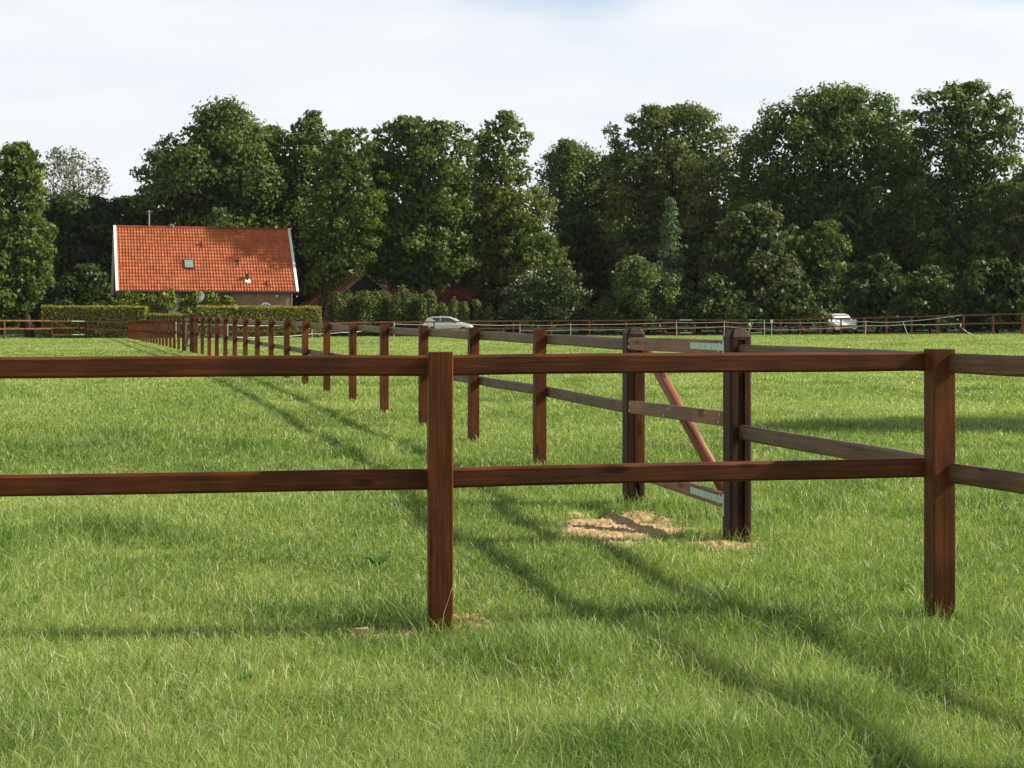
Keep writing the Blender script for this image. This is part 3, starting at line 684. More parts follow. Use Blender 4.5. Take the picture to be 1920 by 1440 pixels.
def tree(name, label, rows, Y, leaf, nlobe=70, lr=(.16, .27), size=.25, per=12, trunk=None, seed=0, group=None, kd=.85, bark='bark', limbs=10, sparse=False, cat='tree', droop=0, inner=True, base=None, flat=.8, trunk_r=None, wide=1.1):
    """rows: (py, xl, xr) silhouette rows as measured, from the top; turned into radii in metres at distance Y"""
    rs = np.random.RandomState(seed + 100); rr = random.Random(seed)
    if wide != 1: rows = [(py, (xl + xr) / 2 - (xr - xl) / 2 * (1 + (wide - 1) * min(1, k_ / 2)), (xl + xr) / 2 + (xr - xl) / 2 * (1 + (wide - 1) * min(1, k_ / 2))) for k_, (py, xl, xr) in enumerate(rows)]
    zs = []; cx = []; rx = []
    for py, xl, xr in rows:
        zs.append(EYE - (py - HZ) / F * Y); cx.append(((xl + xr) / 2 - 960) / F * Y); rx.append((xr - xl) / 2 / F * Y)
    zs = np.array(zs)[::-1]; cx = np.array(cx)[::-1]; rx = np.array(rx)[::-1]
    tx = cx[0] if trunk is None else (trunk - 960) / F * Y
    g0 = gz(tx, Y); root = thing(name, (tx, Y, g0), label, cat, group)
    # lobes
    Rmax = rx.max(); C = []; Rl = []
    wgt = np.interp(np.linspace(zs[0], zs[-1], 200), zs, rx) ** 1.2; wgt /= wgt.sum()
    zc = rs.choice(np.linspace(zs[0], zs[-1], 200), nlobe, p=wgt)
    for z in zc:
        r = np.interp(z, zs, rx); c = np.interp(z, zs, cx)
        lrad = rs.uniform(*lr) * Rmax; lrad = min(lrad, max(.42 * Rmax * lr[0] / .16, r * .75))
        lrad = max(lrad, .35)
        a = rs.rand() * 6.2832; rad = max(0, r - lrad * .85) * rs.rand() ** .38
        zt = min(z, zs[-1] - lrad * flat * .8)
        C.append((c + math.cos(a) * rad, Y + math.sin(a) * rad * kd, max(zt, g0 + lrad * .4))); Rl.append(lrad)
    # a few along both silhouette edges and at the top so that the outline follows the rows
    for z in np.linspace(zs[0], zs[-1], max(6, nlobe // 7)):
        for s_ in (-1, 1):
            r = np.interp(z, zs, rx); c = np.interp(z, zs, cx); lrad = max(.3, min(rs.uniform(.09, .17) * Rmax, r * .6))
            C.append((c + s_ * max(0, r - lrad * .9) * rs.uniform(.84, 1.10), Y + rs.uniform(-.3, .3) * r, max(min(z, zs[-1] - lrad * .6), g0 + .3))); Rl.append(lrad)
    C = np.array(C); Rl = np.array(Rl)
    if not sparse: per, size = per * 1.55, size * .83
    v, q, t = lobes_leaves(C, Rl, per, size, rs, flat=flat, droop=droop, nj=.5)
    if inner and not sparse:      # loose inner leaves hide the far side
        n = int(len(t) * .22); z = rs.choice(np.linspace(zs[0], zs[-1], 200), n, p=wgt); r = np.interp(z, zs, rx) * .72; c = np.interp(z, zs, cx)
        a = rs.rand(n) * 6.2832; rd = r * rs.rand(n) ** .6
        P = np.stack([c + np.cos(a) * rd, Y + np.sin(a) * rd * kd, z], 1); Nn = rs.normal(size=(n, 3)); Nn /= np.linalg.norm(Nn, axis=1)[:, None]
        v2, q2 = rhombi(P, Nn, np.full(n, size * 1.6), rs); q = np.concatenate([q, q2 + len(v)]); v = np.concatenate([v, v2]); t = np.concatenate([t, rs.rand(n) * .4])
    v = v - np.array([tx, Y, g0]); v[:, 2] = np.maximum(v[:, 2], .02)
    # trunk and limbs
    zt = zs[-1]; hgt = zt - g0; tr = trunk_r or max(.10, hgt * .019)
    mb = MB(); ttop = Vector((np.interp(zs[0] + (zt - zs[0]) * .7, zs, cx), Y, zs[0] + (zt - zs[0]) * (.72 if not sparse else .6)))
    b0 = Vector((tx, Y, g0 - .3)); path = [b0.lerp(ttop, k / 6) + Vector((rr.uniform(-1, 1), rr.uniform(-1, 1), 0)) * tr * (.6 if 0 < k < 6 else 0) for k in range(7)]
    rads = [tr * (1.45 if k == 0 else 1.05 - .13 * k) for k in range(7)]
    mb.tube(path, rads, 9); 
    def P_on(t): 
        f = t * 6; i = min(5, int(f)); return path[i].lerp(path[i + 1], f - i)
    order = list(range(len(C))); rr.shuffle(order)
    for j in order[:limbs]:
        c = Vector(C[j]); t0 = max(.22, min(.93, (c.z - g0) / (ttop.z - g0) * .62 + rr.uniform(-.05, .05))) if not sparse else rr.uniform(.62, 1.0); s0 = P_on(t0)
        if c.z < s0.z - 1: continue
        wb = 1.0 if sparse else .3
        mid = s0.lerp(c, .5) + Vector((rr.uniform(-wb, wb), rr.uniform(-wb, wb), (c - s0).length * .08)); r0 = tr * (1 - .7 * t0) * .55
        mb.tube([s0, s0.lerp(mid, .55) , mid, mid.lerp(c, .6) + Vector((rr.uniform(-.2, .2), 0, .1)), c], [r0, r0 * .8, r0 * .62, r0 * .42, r0 * .2], 6)
        if sparse:
            for _ in range(5):
                e = c + Vector((rr.uniform(-1, 1), rr.uniform(-1, 1), rr.uniform(-.3, 1))) * Rl[j] * .95; m_ = mid.lerp(c, rr.uniform(.2, .9))
                mb.tube([m_, m_.lerp(e, .5) + Vector((rr.uniform(-.1, .1), 0, .1)), e], [r0 * .34, r0 * .24, r0 * .1], 4)
    mb.build('trunk', M[bark], root, smooth=True)
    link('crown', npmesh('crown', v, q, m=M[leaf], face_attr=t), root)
    return root

#MARK_TREES
tree('oak_tree', 'tall dark green oak with a humped crown behind the left end of the orange roof', [(193,417,443),(222,372,462),(262,335,500),(300,275,520),(350,272,540),(400,282,555),(460,300,560),(520,320,550)], 136, 'oak', 95, seed=1, per=11, size=.30)
tree('oak_tree', 'oak with sky showing through its rounded top, right of the tallest oak', [(208,570,602),(235,535,617),(270,505,640),(320,495,660),(380,490,660),(450,500,660),(520,520,650)], 137, 'oak', 62, seed=2, per=9, size=.29, limbs=18)
tree('broadleaf_tree', 'yellow green tree behind the right end of the orange roof', [(242,640,690),(265,608,705),(300,590,715),(360,575,720),(430,565,715),(500,575,700),(545,562,628)], 119.6, 'oak', 80, seed=3, size=.24, trunk=592, lr=(.12,.22), limbs=4)
tree('broadleaf_tree', 'wide dark tree with a twin domed top above the timber barn', [(222,745,790),(238,712,862),(275,690,880),(340,680,886),(420,675,885),(500,680,880),(535,740,830)], 124, 'alder', 115, seed=4, size=.26, trunk=787, lr=(.11,.2))
tree('maple_tree', 'tall pointed maple with yellowish leaf clusters in the middle of the tree row', [(210,938,962),(238,905,985),(262,885,992),(300,880,990),(345,872,1000),(375,875,1035),(410,865,1045),(445,855,1020),(500,850,1010),(530,870,1010),(560,915,1000)], 127, 'maple', 105, lr=(.10, .19), seed=5, per=10, size=.27, limbs=16)
tree('maple_tree', 'lower round maple leaning out at the right foot of the pointed maple', [(440,1000,1048),(465,975,1064),(500,955,1068),(540,940,1088),(585,940,1088),(605,960,1080)], 124, 'maple', 50, lr=(.15, .26), seed=6, size=.24)
tree('birch_tree', 'light green weeping birch between two darker masses', [(263,1045,1078),(285,1022,1120),(310,1012,1145),(350,1010,1152),(400,1030,1170),(470,1040,1170)], 142, 'birch', 110, lr=(.13, .24), seed=7, droop=1.6, per=15, size=.22)
tree('broadleaf_tree', 'tall olive green tree right of the weeping birch', [(201,1200,1325),(222,1165,1345),(250,1152,1370),(300,1146,1378),(360,1140,1385),(430,1145,1390),(520,1160,1380)], 134, 'olive', 105, lr=(.11, .2), seed=8, size=.25, limbs=16)
tree('broadleaf_tree', 'largest dark domed tree at right, trunks visible against the sky', [(167,1580,1620),(188,1500,1665),(215,1440,1695),(250,1403,1705),(300,1385,1725),(350,1385,1740),(420,1400,1740),(500,1430,1730)], 129, 'alder', 100, lr=(.09, .17), seed=9, per=11, size=.26, limbs=26, kd=.6)
tree('broadleaf_tree', 'tall rounded tree at the right edge, highest of the row', [(158,1770,1835),(178,1722,1880),(215,1712,1900),(260,1715,1912),(310,1718,1905),(370,1720,1920),(440,1710,1945),(520,1720,1950)], 127, 'alder', 95, lr=(.10, .19), seed=10, size=.26, limbs=18, kd=.7)
tree('broadleaf_tree', 'tree cut off by the right edge of the picture', [(298,1935,1985),(330,1910,2020),(400,1890,2050),(480,1890,2060),(560,1900,2040)], 124, 'olive', 60, seed=11, size=.26)
tree('broadleaf_tree', 'big lit tree at the left edge with foliage hanging to the fence', [(268,28,56),(290,-15,75),(330,-50,84),(400,-80,92),(470,-85,98),(530,-80,88),(575,-70,60),(600,-70,30)], 113, 'oak', 110, lr=(.12, .22), seed=12, size=.26, trunk=57)
tree('sparse_tree', 'thin pale tree with bare twisting branches showing, upper left', [(277,95,150),(300,85,185),(330,80,205),(360,90,200),(390,105,165)], 139, 'sparse', 46, lr=(.16, .30), per=4.5, size=.17, seed=13, limbs=60, sparse=True, bark='palebark', trunk=138, trunk_r=.22)
tree('broadleaf_tree', 'dark tree below the thin pale tree', [(372,90,200),(400,60,250),(450,55,250),(520,60,250),(590,80,230)], 135, 'under', 70, seed=14, size=.32)
tree('broadleaf_tree', 'low dark tree left of the gable end of the orange roof', [(372,215,285),(400,195,330),(450,185,330),(520,190,330),(590,200,300)], 141, 'under', 60, seed=15, size=.32)
tree('chestnut_tree', 'dark chestnut with brown leaf tufts, left of the white car', [(388,1395,1440),(420,1350,1480),(470,1325,1500),(530,1320,1505),(580,1335,1490)], 120, 'chestnut', 70, lr=(.13, .22), seed=16, size=.27)
tree('broadleaf_tree', 'bright edged tree standing forward, just above the white car', [(415,1530,1565),(445,1505,1592),(490,1490,1600),(540,1485,1600),(585,1500,1590)], 121, 'alder', 50, seed=17, size=.24)
tree('conifer_tree', 'slender blue green conical tree in front of the dark wood', [(371,1250,1262),(400,1242,1272),(440,1234,1280),(480,1228,1286),(540,1226,1290),(590,1226,1288)], 121, 'conifer', 60, lr=(.2, .34), seed=18, per=16, size=.16, limbs=6)
tree('weeping_shrub', 'drooping yellow green bush in front of the slender conical tree', [(479,1168,1198),(500,1155,1250),(530,1148,1290),(570,1142,1295),(606,1138,1290)], 118.5, 'weeping', 60, lr=(.12, .22), seed=19, droop=.9, size=.18, per=18, limbs=8, cat='shrub')
tree('flowering_shrub', 'whitish flowering shrub beside the round maple', [(505,1010,1075),(530,965,1098),(560,944,1103),(595,943,1104),(614,948,1098)], 119.5, 'blossom', 60, lr=(.11, .2), seed=20, size=.17, per=15, limbs=8, cat='shrub')
tree('shrub', 'light green bush rising above the roof ridge', [(391,395,425),(405,384,432),(425,380,434),(470,380,434)], 127, 'olive', 26, seed=21, size=.2, cat='shrub')
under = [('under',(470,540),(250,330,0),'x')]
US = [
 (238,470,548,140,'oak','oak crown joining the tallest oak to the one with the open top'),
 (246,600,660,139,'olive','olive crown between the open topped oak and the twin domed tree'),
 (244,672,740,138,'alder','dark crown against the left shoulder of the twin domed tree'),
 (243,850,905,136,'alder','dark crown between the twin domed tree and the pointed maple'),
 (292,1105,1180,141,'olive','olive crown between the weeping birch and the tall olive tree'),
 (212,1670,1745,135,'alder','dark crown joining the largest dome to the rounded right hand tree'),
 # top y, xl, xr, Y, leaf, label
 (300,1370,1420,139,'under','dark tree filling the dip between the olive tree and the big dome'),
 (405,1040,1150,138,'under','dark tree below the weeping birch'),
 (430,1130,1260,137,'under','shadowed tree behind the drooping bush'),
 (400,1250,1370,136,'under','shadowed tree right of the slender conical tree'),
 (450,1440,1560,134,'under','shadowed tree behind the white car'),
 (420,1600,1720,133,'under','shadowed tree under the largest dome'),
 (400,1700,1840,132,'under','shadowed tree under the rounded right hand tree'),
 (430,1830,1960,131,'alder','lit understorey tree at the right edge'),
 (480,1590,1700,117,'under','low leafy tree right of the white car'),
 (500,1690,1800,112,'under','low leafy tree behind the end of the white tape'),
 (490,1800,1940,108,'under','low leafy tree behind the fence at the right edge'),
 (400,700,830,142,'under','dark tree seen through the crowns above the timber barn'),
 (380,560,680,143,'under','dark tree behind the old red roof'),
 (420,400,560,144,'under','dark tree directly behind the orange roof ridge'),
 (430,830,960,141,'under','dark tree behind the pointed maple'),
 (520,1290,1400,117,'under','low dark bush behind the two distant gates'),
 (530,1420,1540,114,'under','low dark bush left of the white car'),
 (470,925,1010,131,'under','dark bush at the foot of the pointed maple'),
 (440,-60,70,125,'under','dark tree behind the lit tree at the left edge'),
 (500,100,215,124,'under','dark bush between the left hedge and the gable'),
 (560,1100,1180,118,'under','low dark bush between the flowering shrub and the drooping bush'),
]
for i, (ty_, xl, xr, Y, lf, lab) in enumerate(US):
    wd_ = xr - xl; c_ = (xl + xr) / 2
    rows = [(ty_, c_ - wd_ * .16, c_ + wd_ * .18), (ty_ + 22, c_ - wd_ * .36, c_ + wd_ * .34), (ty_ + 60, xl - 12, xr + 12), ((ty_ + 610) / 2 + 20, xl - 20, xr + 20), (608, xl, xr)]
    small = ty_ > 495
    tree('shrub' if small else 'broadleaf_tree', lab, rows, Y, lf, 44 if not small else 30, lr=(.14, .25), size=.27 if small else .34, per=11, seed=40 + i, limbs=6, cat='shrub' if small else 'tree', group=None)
# second row of woodland, copies
protos = [o for o in COL.objects if o.parent is None and o.name.startswith(('broadleaf_tree', 'oak_tree')) and o.location.y > 126]
def copy_tree(src, loc, s, rz, label, group):
    r = src.copy(); COL.objects.link(r); r.location = loc; r.scale = (s, s, s); r.rotation_euler = (0, 0, rz); r['label'] = label; r['group'] = group
    for ch in src.children:
        c = ch.copy(); COL.objects.link(c); c.parent = r; c.matrix_parent_inverse = ch.matrix_parent_inverse.copy()
    return r
xs2 = [-66, -60, -54, -48, -42, -36, -30, -25, -20, -14, -9, -4, 1, 6, 11, 16, 21, 26, 31, 36, 41, 46, 52, 58, 64]
hs = [10, 10, 9.5, 9, 9, 9.5, 13, 15, 15, 14, 15, 16, 13, 12, 15, 16, 15, 15, 17, 16, 15, 16, 16, 14, 16]
ref = protos[0]
for i, (x, hgt) in enumerate(zip(xs2, hs)):
    Y = 156 + (i * 37 % 11); src = protos[i % 4]
    z_top = max(c.bound_box[6][2] for c in src.children); s = hgt / z_top
    copy_tree(src, (x, Y, gz(x, Y)), s, i * 1.7, 'dark tree deep in the wood behind the front row of trees', 'trees deep in the wood')

def undergrowth():
    rs = np.random.RandomState(77); n = 420
    x = rs.uniform(-75, 75, n); y = rs.uniform(146, 172, n); rr_ = rs.uniform(1.2, 2.4, n); z = rs.uniform(.5, 6.5, n)
    v, q, t = lobes_leaves(np.stack([x, y, z], 1), rr_, 1.1, .62, rs, nj=1.0)
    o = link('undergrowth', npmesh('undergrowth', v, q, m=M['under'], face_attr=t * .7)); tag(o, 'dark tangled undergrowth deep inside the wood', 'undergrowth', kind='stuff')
undergrowth()
# column shaped poplars in front of the barns
cols = [(634,543,22),(652,541,20),(670,544,20),(686,541,22),(705,543,20),(722,541,18),(742,545,18),(759,541,22),(777,544,20),(792,546,16),(808,546,17),(829,562,20),(850,552,15),(870,566,24),(896,556,16),(918,572,22)]
where = ['leftmost, touching the clipped hedge', 'second from the clipped hedge', 'third from the clipped hedge', 'in front of the barn gable, left', 'in front of the barn gable, centre', 'in front of the barn gable, right', 'just right of the gable',
         'between the barn gable and the silver car', 'directly behind the tail of the silver car', 'behind the roof of the silver car', 'above the windscreen of the silver car', 'above the bonnet of the silver car', 'just right of the silver car nose', 'in front of the dark low barn wall', 'next to the dark barn doorway', 'rightmost, beside the flowering shrub']
where[7] = 'between the barn gable and the silver car'
for i, (px, top, wpx) in enumerate(cols):
    top += 5 if i > 7 else 3
    Y = 119.2 + (i % 3) * .45; jt = rnd.uniform(-3, 8); jl = rnd.uniform(-4, 4); jw = rnd.uniform(.8, 1.3) * (1.35 if i < 9 else 1)
    tree('columnar_shrub', 'narrow upright green shrub, ' + where[i], [(top + jt, px - wpx * .22 + jl, px + wpx * .22 + jl), (top + 9 + jt, px - wpx * .45 * jw, px + wpx * .45 * jw), (top + 38, px - wpx * .6 * jw, px + wpx * .6 * jw), (628, px - wpx * .55 * jw, px + wpx * .6)], Y, 'poplar', 30, lr=(.35, .6), size=.13, per=24, seed=80 + i, limbs=3, group='row of columnar shrubs before the barns', cat='shrub', kd=1, flat=1.5, trunk_r=.05)

# tree off the right side whose shadow lies across the field
tree('broadleaf_tree', 'lone tree standing in the field right of the fence', [(-560,3300,3480),(-400,3100,3650),(-150,3050,3720),(60,3100,3650),(180,3200,3550)], 19.6, 'alder', 70, seed=99, size=.14, per=14, kd=.8, trunk=3400)

# ------------------------------------------------------------------ hedges
def leaf_box(name, label, p0, p1, th, z0, z1, leaf='hedge', seed=0, n_per=190, size=.09, cat='hedge'):
    """clipped hedge from p0 to p1 (front face line), thickness th going back"""
    rs = np.random.RandomState(seed); p0 = Vector(p0); p1 = Vector(p1); d = p1 - p0; ln = d.length; d.normalize(); b = Vector((-d.y, d.x))
    if b.y < 0: b = -b
    r = thing(name, (p0.x, p0.y, z0), label, cat)
    areas = [ln * (z1 - z0), ln * th, th * (z1 - z0), th * (z1 - z0), ln * (z1 - z0)]; nn = [int(a * n_per) for a in areas]; nn[4] //= 3
    Ps = []; Ns = []
    for k, n in enumerate(nn):
        u = rs.rand(n); v = rs.rand(n); j = rs.normal(size=n) * .035
        if k == 0: a, c, z = u * ln, j, v * (z1 - z0); nv = (0, -1, 0)
        elif k == 1: a, c, z = u * ln, v * th, (z1 - z0) + j; nv = (0, 0, 1)
        elif k == 2: a, c, z = j, u * th, v * (z1 - z0); nv = (-1, 0, 0)
        elif k == 3: a, c, z = ln + j, u * th, v * (z1 - z0); nv = (1, 0, 0)
        else: a, c, z = u * ln, th + j, v * (z1 - z0); nv = (0, 1, 0)
        z = z + (vn(a, a * 0 + k, 1.3) - .5) * .09 * (z / (z1 - z0))
        c = c + (vn(a, z * 3, 1.5) - .5) * .12
        Ps.append(np.stack([a * d.x + c * b.x, a * d.y + c * b.y, z], 1)); wv = d * nv[0] + b * nv[1]
        Ns.append(np.tile([wv.x, wv.y, nv[2]], (n, 1)))
    P = np.concatenate(Ps); Nn = np.concatenate(Ns) + rs.normal(size=(len(P), 3)) * .6; Nn /= np.linalg.norm(Nn, axis=1)[:, None]
    # sunlit top put into the colour: leaves along the upper edge are paler
    v_, q = rhombi(P, Nn, np.full(len(P), size), rs); t = np.clip(rs.beta(2, 2.2, len(P)) * .8 + .25 * (vn(P[:, 0] * 2, P[:, 2] * 2, 1.5) - .4) + np.where(P[:, 2] > (z1 - z0) - .12, .25, 0), 0, 1)
    link('foliage', npmesh('foliage', v_, q, m=M[leaf], face_attr=t), r)
    mb = MB(); e = .09
    c4 = [p0 + d * e + b * e, p1 - d * e + b * e, p1 - d * e + b * (th - e), p0 + d * e + b * (th - e)]
    vs = [(c.x, c.y, z0 - .1) for c in c4] + [(c.x, c.y, z1 - e) for c in c4]
    mb.raw(vs, [(0,3,2,1),(4,5,6,7),(0,1,5,4),(1,2,6,5),(2,3,7,6),(3,0,4,7)]); mb.build('branches', M['bark'], r)
    return r
def hp(px, Y): return ((px - 960) / F * Y, Y)
def zat(py, Y): return EYE - (py - HZ) / F * Y
leaf_box('clipped_hedge', 'tall clipped hedge behind the far left gate', hp(78, 109.5), hp(272, 110), 1.1, -.25, zat(574.5, 110), seed=1)
leaf_box('clipped_hedge', 'long clipped hedge before the brick house, behind the fence posts', hp(370, 109), hp(602, 111.5), 1.1, -.25, zat(575, 110), seed=2)
leaf_box('clipped_hedge', 'low piece of clipped hedge below the french window', hp(274, 110.3), hp(369, 109.5), .9, -.25, zat(589.5, 110), seed=3)

# ------------------------------------------------------------------ buildings
def tiled(name, m, o, e, up, L_, Hs, rows, colsn, parent, step=.035, wave=.03, seed=0):
    """pantiled slope: o = lower left corner, e = unit vector along the eave, up = unit vector up the slope (world)"""
    rs = np.random.RandomState(seed); o = Vector(o); e = Vector(e); up = Vector(up); n = e.cross(up).normalized()
    if n.z < 0: n = -n
    sub = 6; V = []; Q = []; T_ = []
    nc = colsn * sub + 1; us = np.linspace(0, L_, nc); prof = wave * np.maximum(0, np.sin(np.linspace(0, colsn * 2 * np.pi, nc))) ** .8 + 0 * us
    o_, e_, u_, n_ = (np.array(x) for x in (o, e, up, n)); tt = rs.rand(rows, colsn)
    for r in range(rows):
        a = r * Hs / rows; b = (r + 1) * Hs / rows + .02
        base = len(V) * 1
        rowv = []
        for (s_, lift) in ((a, 0.0), (a, step), (b, .004)):
            rowv.append(o_ + np.outer(us, e_) + u_ * s_ + np.outer(prof + lift if s_ == a and lift else prof * (1 if s_ == b or lift else 1) + lift, n_))
        V.append(np.concatenate(rowv)); k0 = r * 3 * nc; i = np.arange(nc - 1)
        for z in (0, 1): Q.append(np.stack([k0 + z * nc + i, k0 + z * nc + i + 1, k0 + (z + 1) * nc + i + 1, k0 + (z + 1) * nc + i], 1)); T_.append(np.repeat(tt[r], sub))
    pl = np.array(parent.location) if parent else 0
    me = npmesh(name, np.concatenate(V) - pl, np.concatenate(Q), m=m, face_attr=np.concatenate(T_)); return link(name, me, parent)

def house():
    c = Vector((*hp(221, 112), 0)); c2 = Vector((*hp(556, 116), 0)); e = (c2 - c).normalized(); L_ = (c2 - c).length; b = Vector((-e.y, e.x, 0))
    ze = zat(545, 112); run_ = 4.2; zr = zat(425.5, 116); g0 = -.15
    r = thing('farmhouse', (c.x, c.y, g0), 'brick farmhouse with a steep bright orange tiled roof', 'house')
    up = (b * run_ + Vector((0, 0, zr - ze))); Hs = up.length; up.normalize(); n = e.cross(up).normalized()
    tiled('roof', M['tile'], c + Vector((0, 0, ze)), e, up, L_, Hs, 19, 60, r, step=.06, wave=.055, seed=1)
    roof = r.children[-1]
    # back slope and ridge
    cb_ = c + b * (2 * run_) + e * L_; upb = (-b * run_ + Vector((0, 0, zr - ze))).normalized()
    bk = tiled('roof', M['tile'], cb_ + Vector((0, 0, ze)), -e, upb, L_, Hs, 19, 60, r, step=.045, wave=.05, seed=2)
    P = lambda a, d, z: c + e * a + b * d + Vector((0, 0, z))
    mb = MB(); mb.tube([P(k * L_ / 24, run_, zr + .01 + (.012 if k % 2 else 0)) for k in range(25)], .12, 8); mb.build('ridge', M['oldtile'], r)
    # verge boards
    nn_ = n if n.z > 0 else -n
    for a_ in (-.06, L_ + .06):
        for sgn in (1, -1):
            if sgn > 0: p0, p1 = P(a_, -.08, ze - .05), P(a_, run_, zr + .05)
            else: p0, p1 = P(a_, 2 * run_ + .08, ze - .05), P(a_, run_, zr + .05)
            mb = MB(); mb.beam(p0, p1, .2, .24, up=tuple(nn_ if sgn > 0 else Vector((0, 0, 1))), ch=.01); mb.build('verge_board', M['white'], r)
    # walls with gables
    i0, i1 = .25, L_ - .25; f0, f1 = .35, 2 * run_ - .35; zw = ze + .30
    mb = MB()
    mb.raw([P(i0, f0, g0 - .2), P(i1, f0, g0 - .2), P(i1, f1, g0 - .2), P(i0, f1, g0 - .2), P(i0, f0, zw), P(i1, f0, zw), P(i1, f1, zw), P(i0, f1, zw), P(i0, run_, zr - .15), P(i1, run_, zr - .15)],
           [(0, 1, 5, 4), (2, 3, 7, 6), (1, 2, 6, 9, 5), (3, 0, 4, 8, 7)])
    wl = mb.build('wall', M['brick'], r)
    mb = MB(); mb.tube([P(-.1, -.10, ze - .06), P(L_ + .1, -.10, ze - .06)], .075, 8); gut = mb.build('gutter', M['dark'], r)
    mb = MB(); mb.tube([P(L_ - .45, .22, ze - .1), P(L_ - .45, .22, g0)], .05, 8); mb.build('downpipe', M['dark'], r)
    # positions on the front wall and on the roof from measured columns
    def along(px): return (Vector((*hp(px, 114), 0)) - c).dot(e)
    def window(pxl, pxr, zb, zt, arch=False, panes=2, gm='glass', nm='window'):
        a0, a1 = along(pxl), along(pxr); f = MB(); t = .07; d0 = f0 - .05
        bx = lambda A0, A1, Z0, Z1, D0, D1, mb_: mb_.raw([P(A0, D0, Z0), P(A1, D0, Z0), P(A1, D1, Z0), P(A0, D1, Z0), P(A0, D0, Z1), P(A1, D0, Z1), P(A1, D1, Z1), P(A0, D1, Z1)], [(0,3,2,1),(4,5,6,7),(0,1,5,4),(1,2,6,5),(2,3,7,6),(3,0,4,7)])
        bx(a0, a0 + t, zb, zt, d0, f0 - .003, f); bx(a1 - t, a1, zb, zt, d0, f0 - .003, f); bx(a0 + t, a1 - t, zb, zb + t, d0, f0 - .003, f)
        if arch:
            pts = [(a0 + (a1 - a0) * k / 8, zt + .22 * math.sin(math.pi * k / 8) + .0) for k in range(9)]
            for (u0, w0), (u1, w1) in zip(pts[:-1], pts[1:]): f.raw([P(u0, d0, w0 - t), P(u1, d0, w1 - t), P(u1, d0, w1 + t), P(u0, d0, w0 + t)], [(0, 1, 2, 3)])
        else: bx(a0 + t, a1 - t, zt - t, zt, d0, f0 - .003, f)
        for k in range(1, panes): x = a0 + (a1 - a0) * k / panes; bx(x - .03, x + .03, zb + t, zt - t * .3 + (.16 if arch else 0), d0 + .004, f0 - .004, f)
        if zt - zb > 1.3: 
            for zc in (zb + (zt - zb) * .33, zb + (zt - zb) * .68): bx(a0 + t, a1 - t, zc - .03, zc + .03, d0 + .008, f0 - .005, f)
        fo_ = f.build(nm, M['white'], r)
        gl = MB(); gl.raw([P(a0 + t * .5, f0 - .02, zb + t * .5), P(a1 - t * .5, f0 - .02, zb + t * .5), P(a1 - t * .5, f0 - .02, zt - t * .5 + (.17 if arch else 0)), P(a0 + t * .5, f0 - .02, zt - t * .5 + (.17 if arch else 0))], [(0, 1, 2, 3)])
        gl.build('pane', M[gm], fo_)
    window(314, 339, .45, 2.85, panes=2, gm='paleglass', nm='french_window')
    window(437, 447, 1.35, 2.42, panes=1)
    window(494, 514, .9, 2.30, arch=True, panes=2)
    mb = MB(); p = P(along(526), f0 - .06, 2.98); mb.tube([p, p + Vector((0, 0, .16))], .08, 8); mb.build('wall_lamp', M['white'], r)
    # roof pieces: (column, row) measured -> point on the slope
    def onroof(px, py):
        # intersect view ray with the slope plane
        d = Vector(((px - 960) / F, 1, -(py - HZ) / F)); o_ = Vector((0, 0, EYE)); pl = c + Vector((0, 0, ze)); t = (pl - o_).dot(n) / d.dot(n); return o_ + d * t
    nu = nn_
    p = onroof(354, 497); mb = MB(); mb.beam(p - up * .45 + nu * .10, p + up * .45 + nu * .10, .78, .12, up=tuple(nu), ch=.02); fr = mb.build('roof_window', M['dark'], r)
    mb = MB(); mb.beam(p - up * .38 + nu * .165, p + up * .38 + nu * .165, .64, .012, up=tuple(nu), ch=.002); mb.build('pane', mat('roof_window_glass', base=(.20, .25, .24), rough=.25, spec=.8), fr)
    for px, py, hh in ((378, 463, .42), (445, 494, .30), (500, 535, .34)):
        p = onroof(px, py); mb = MB(); mb.tube([p - nu * .05, p + Vector((0, 0, hh))], [.075, .06], 8); mb.tube([p + Vector((0, 0, hh - .10)), p + Vector((0, 0, hh))], .10, 8)
        mb.beam(p - up * .16 + nu * .05, p + up * .16 + nu * .05, .26, .06, up=tuple(nu)); mb.build('roof_vent', M['dark'], r)
    p = onroof(464, 528); mb = MB(); mb.tube([p, p + Vector((0, 0, .62))], .085, 10); mb.tube([p + Vector((0, 0, .50)), p + Vector((0, 0, .62))], .14, 10); fl = mb.build('flue', M['dark'], r)
    mb = MB(); mb.tube([p - nu * .05, p + nu * .13], [.30, .20], 12); mb.build('flashing', M['white'], fl)
    # chimney pot and aerial on the ridge
    ridge = lambda px: P((Vector((*hp(px, 117.2), 0)) - (c + b * run_)).dot(e), run_, zr)
    p = ridge(322); mb = MB(); mb.beam(p - Vector((0, 0, .2)), p + Vector((0, 0, .26)), .34, .34, up=(0, 1, 0)); mb.build('chimney', M['brick'], r)
    mb = MB(); mb.beam(p + Vector((-.28, 0, .36)), p + Vector((.28, 0, .36)), .2, .03); 
    for s_ in (-.12, .12): mb.tube([p + Vector((s_, 0, .25)), p + Vector((s_, 0, .36))], .02, 5)
    mb.build('chimney_cowl', M['dark'], r)
    p = ridge(279); mb = MB(); mb.tube([p - Vector((0, 0, .1)), p + Vector((.0, 0, 1.35))], .05, 7); mb.tube([p + Vector((-.22, 0, 1.25)), p + Vector((.28, 0, 1.25))], .022, 5)
    mb.tube([p + Vector((-.16, 0, 1.1)), p + Vector((.2, 0, 1.1))], .018, 5); mb.build('aerial', noisy('grey_metal', (.25, .24, .24), (.4, .38, .38), 8), r)
    # dish
    pd = P(along(373), f0 - .55, zat(557, 113)); mb = MB(); rings = []
    ax_ = Vector((-.25, -.9, .35)).normalized(); u1 = ax_.cross(Vector((0, 0, 1))).normalized(); u2 = ax_.cross(u1)
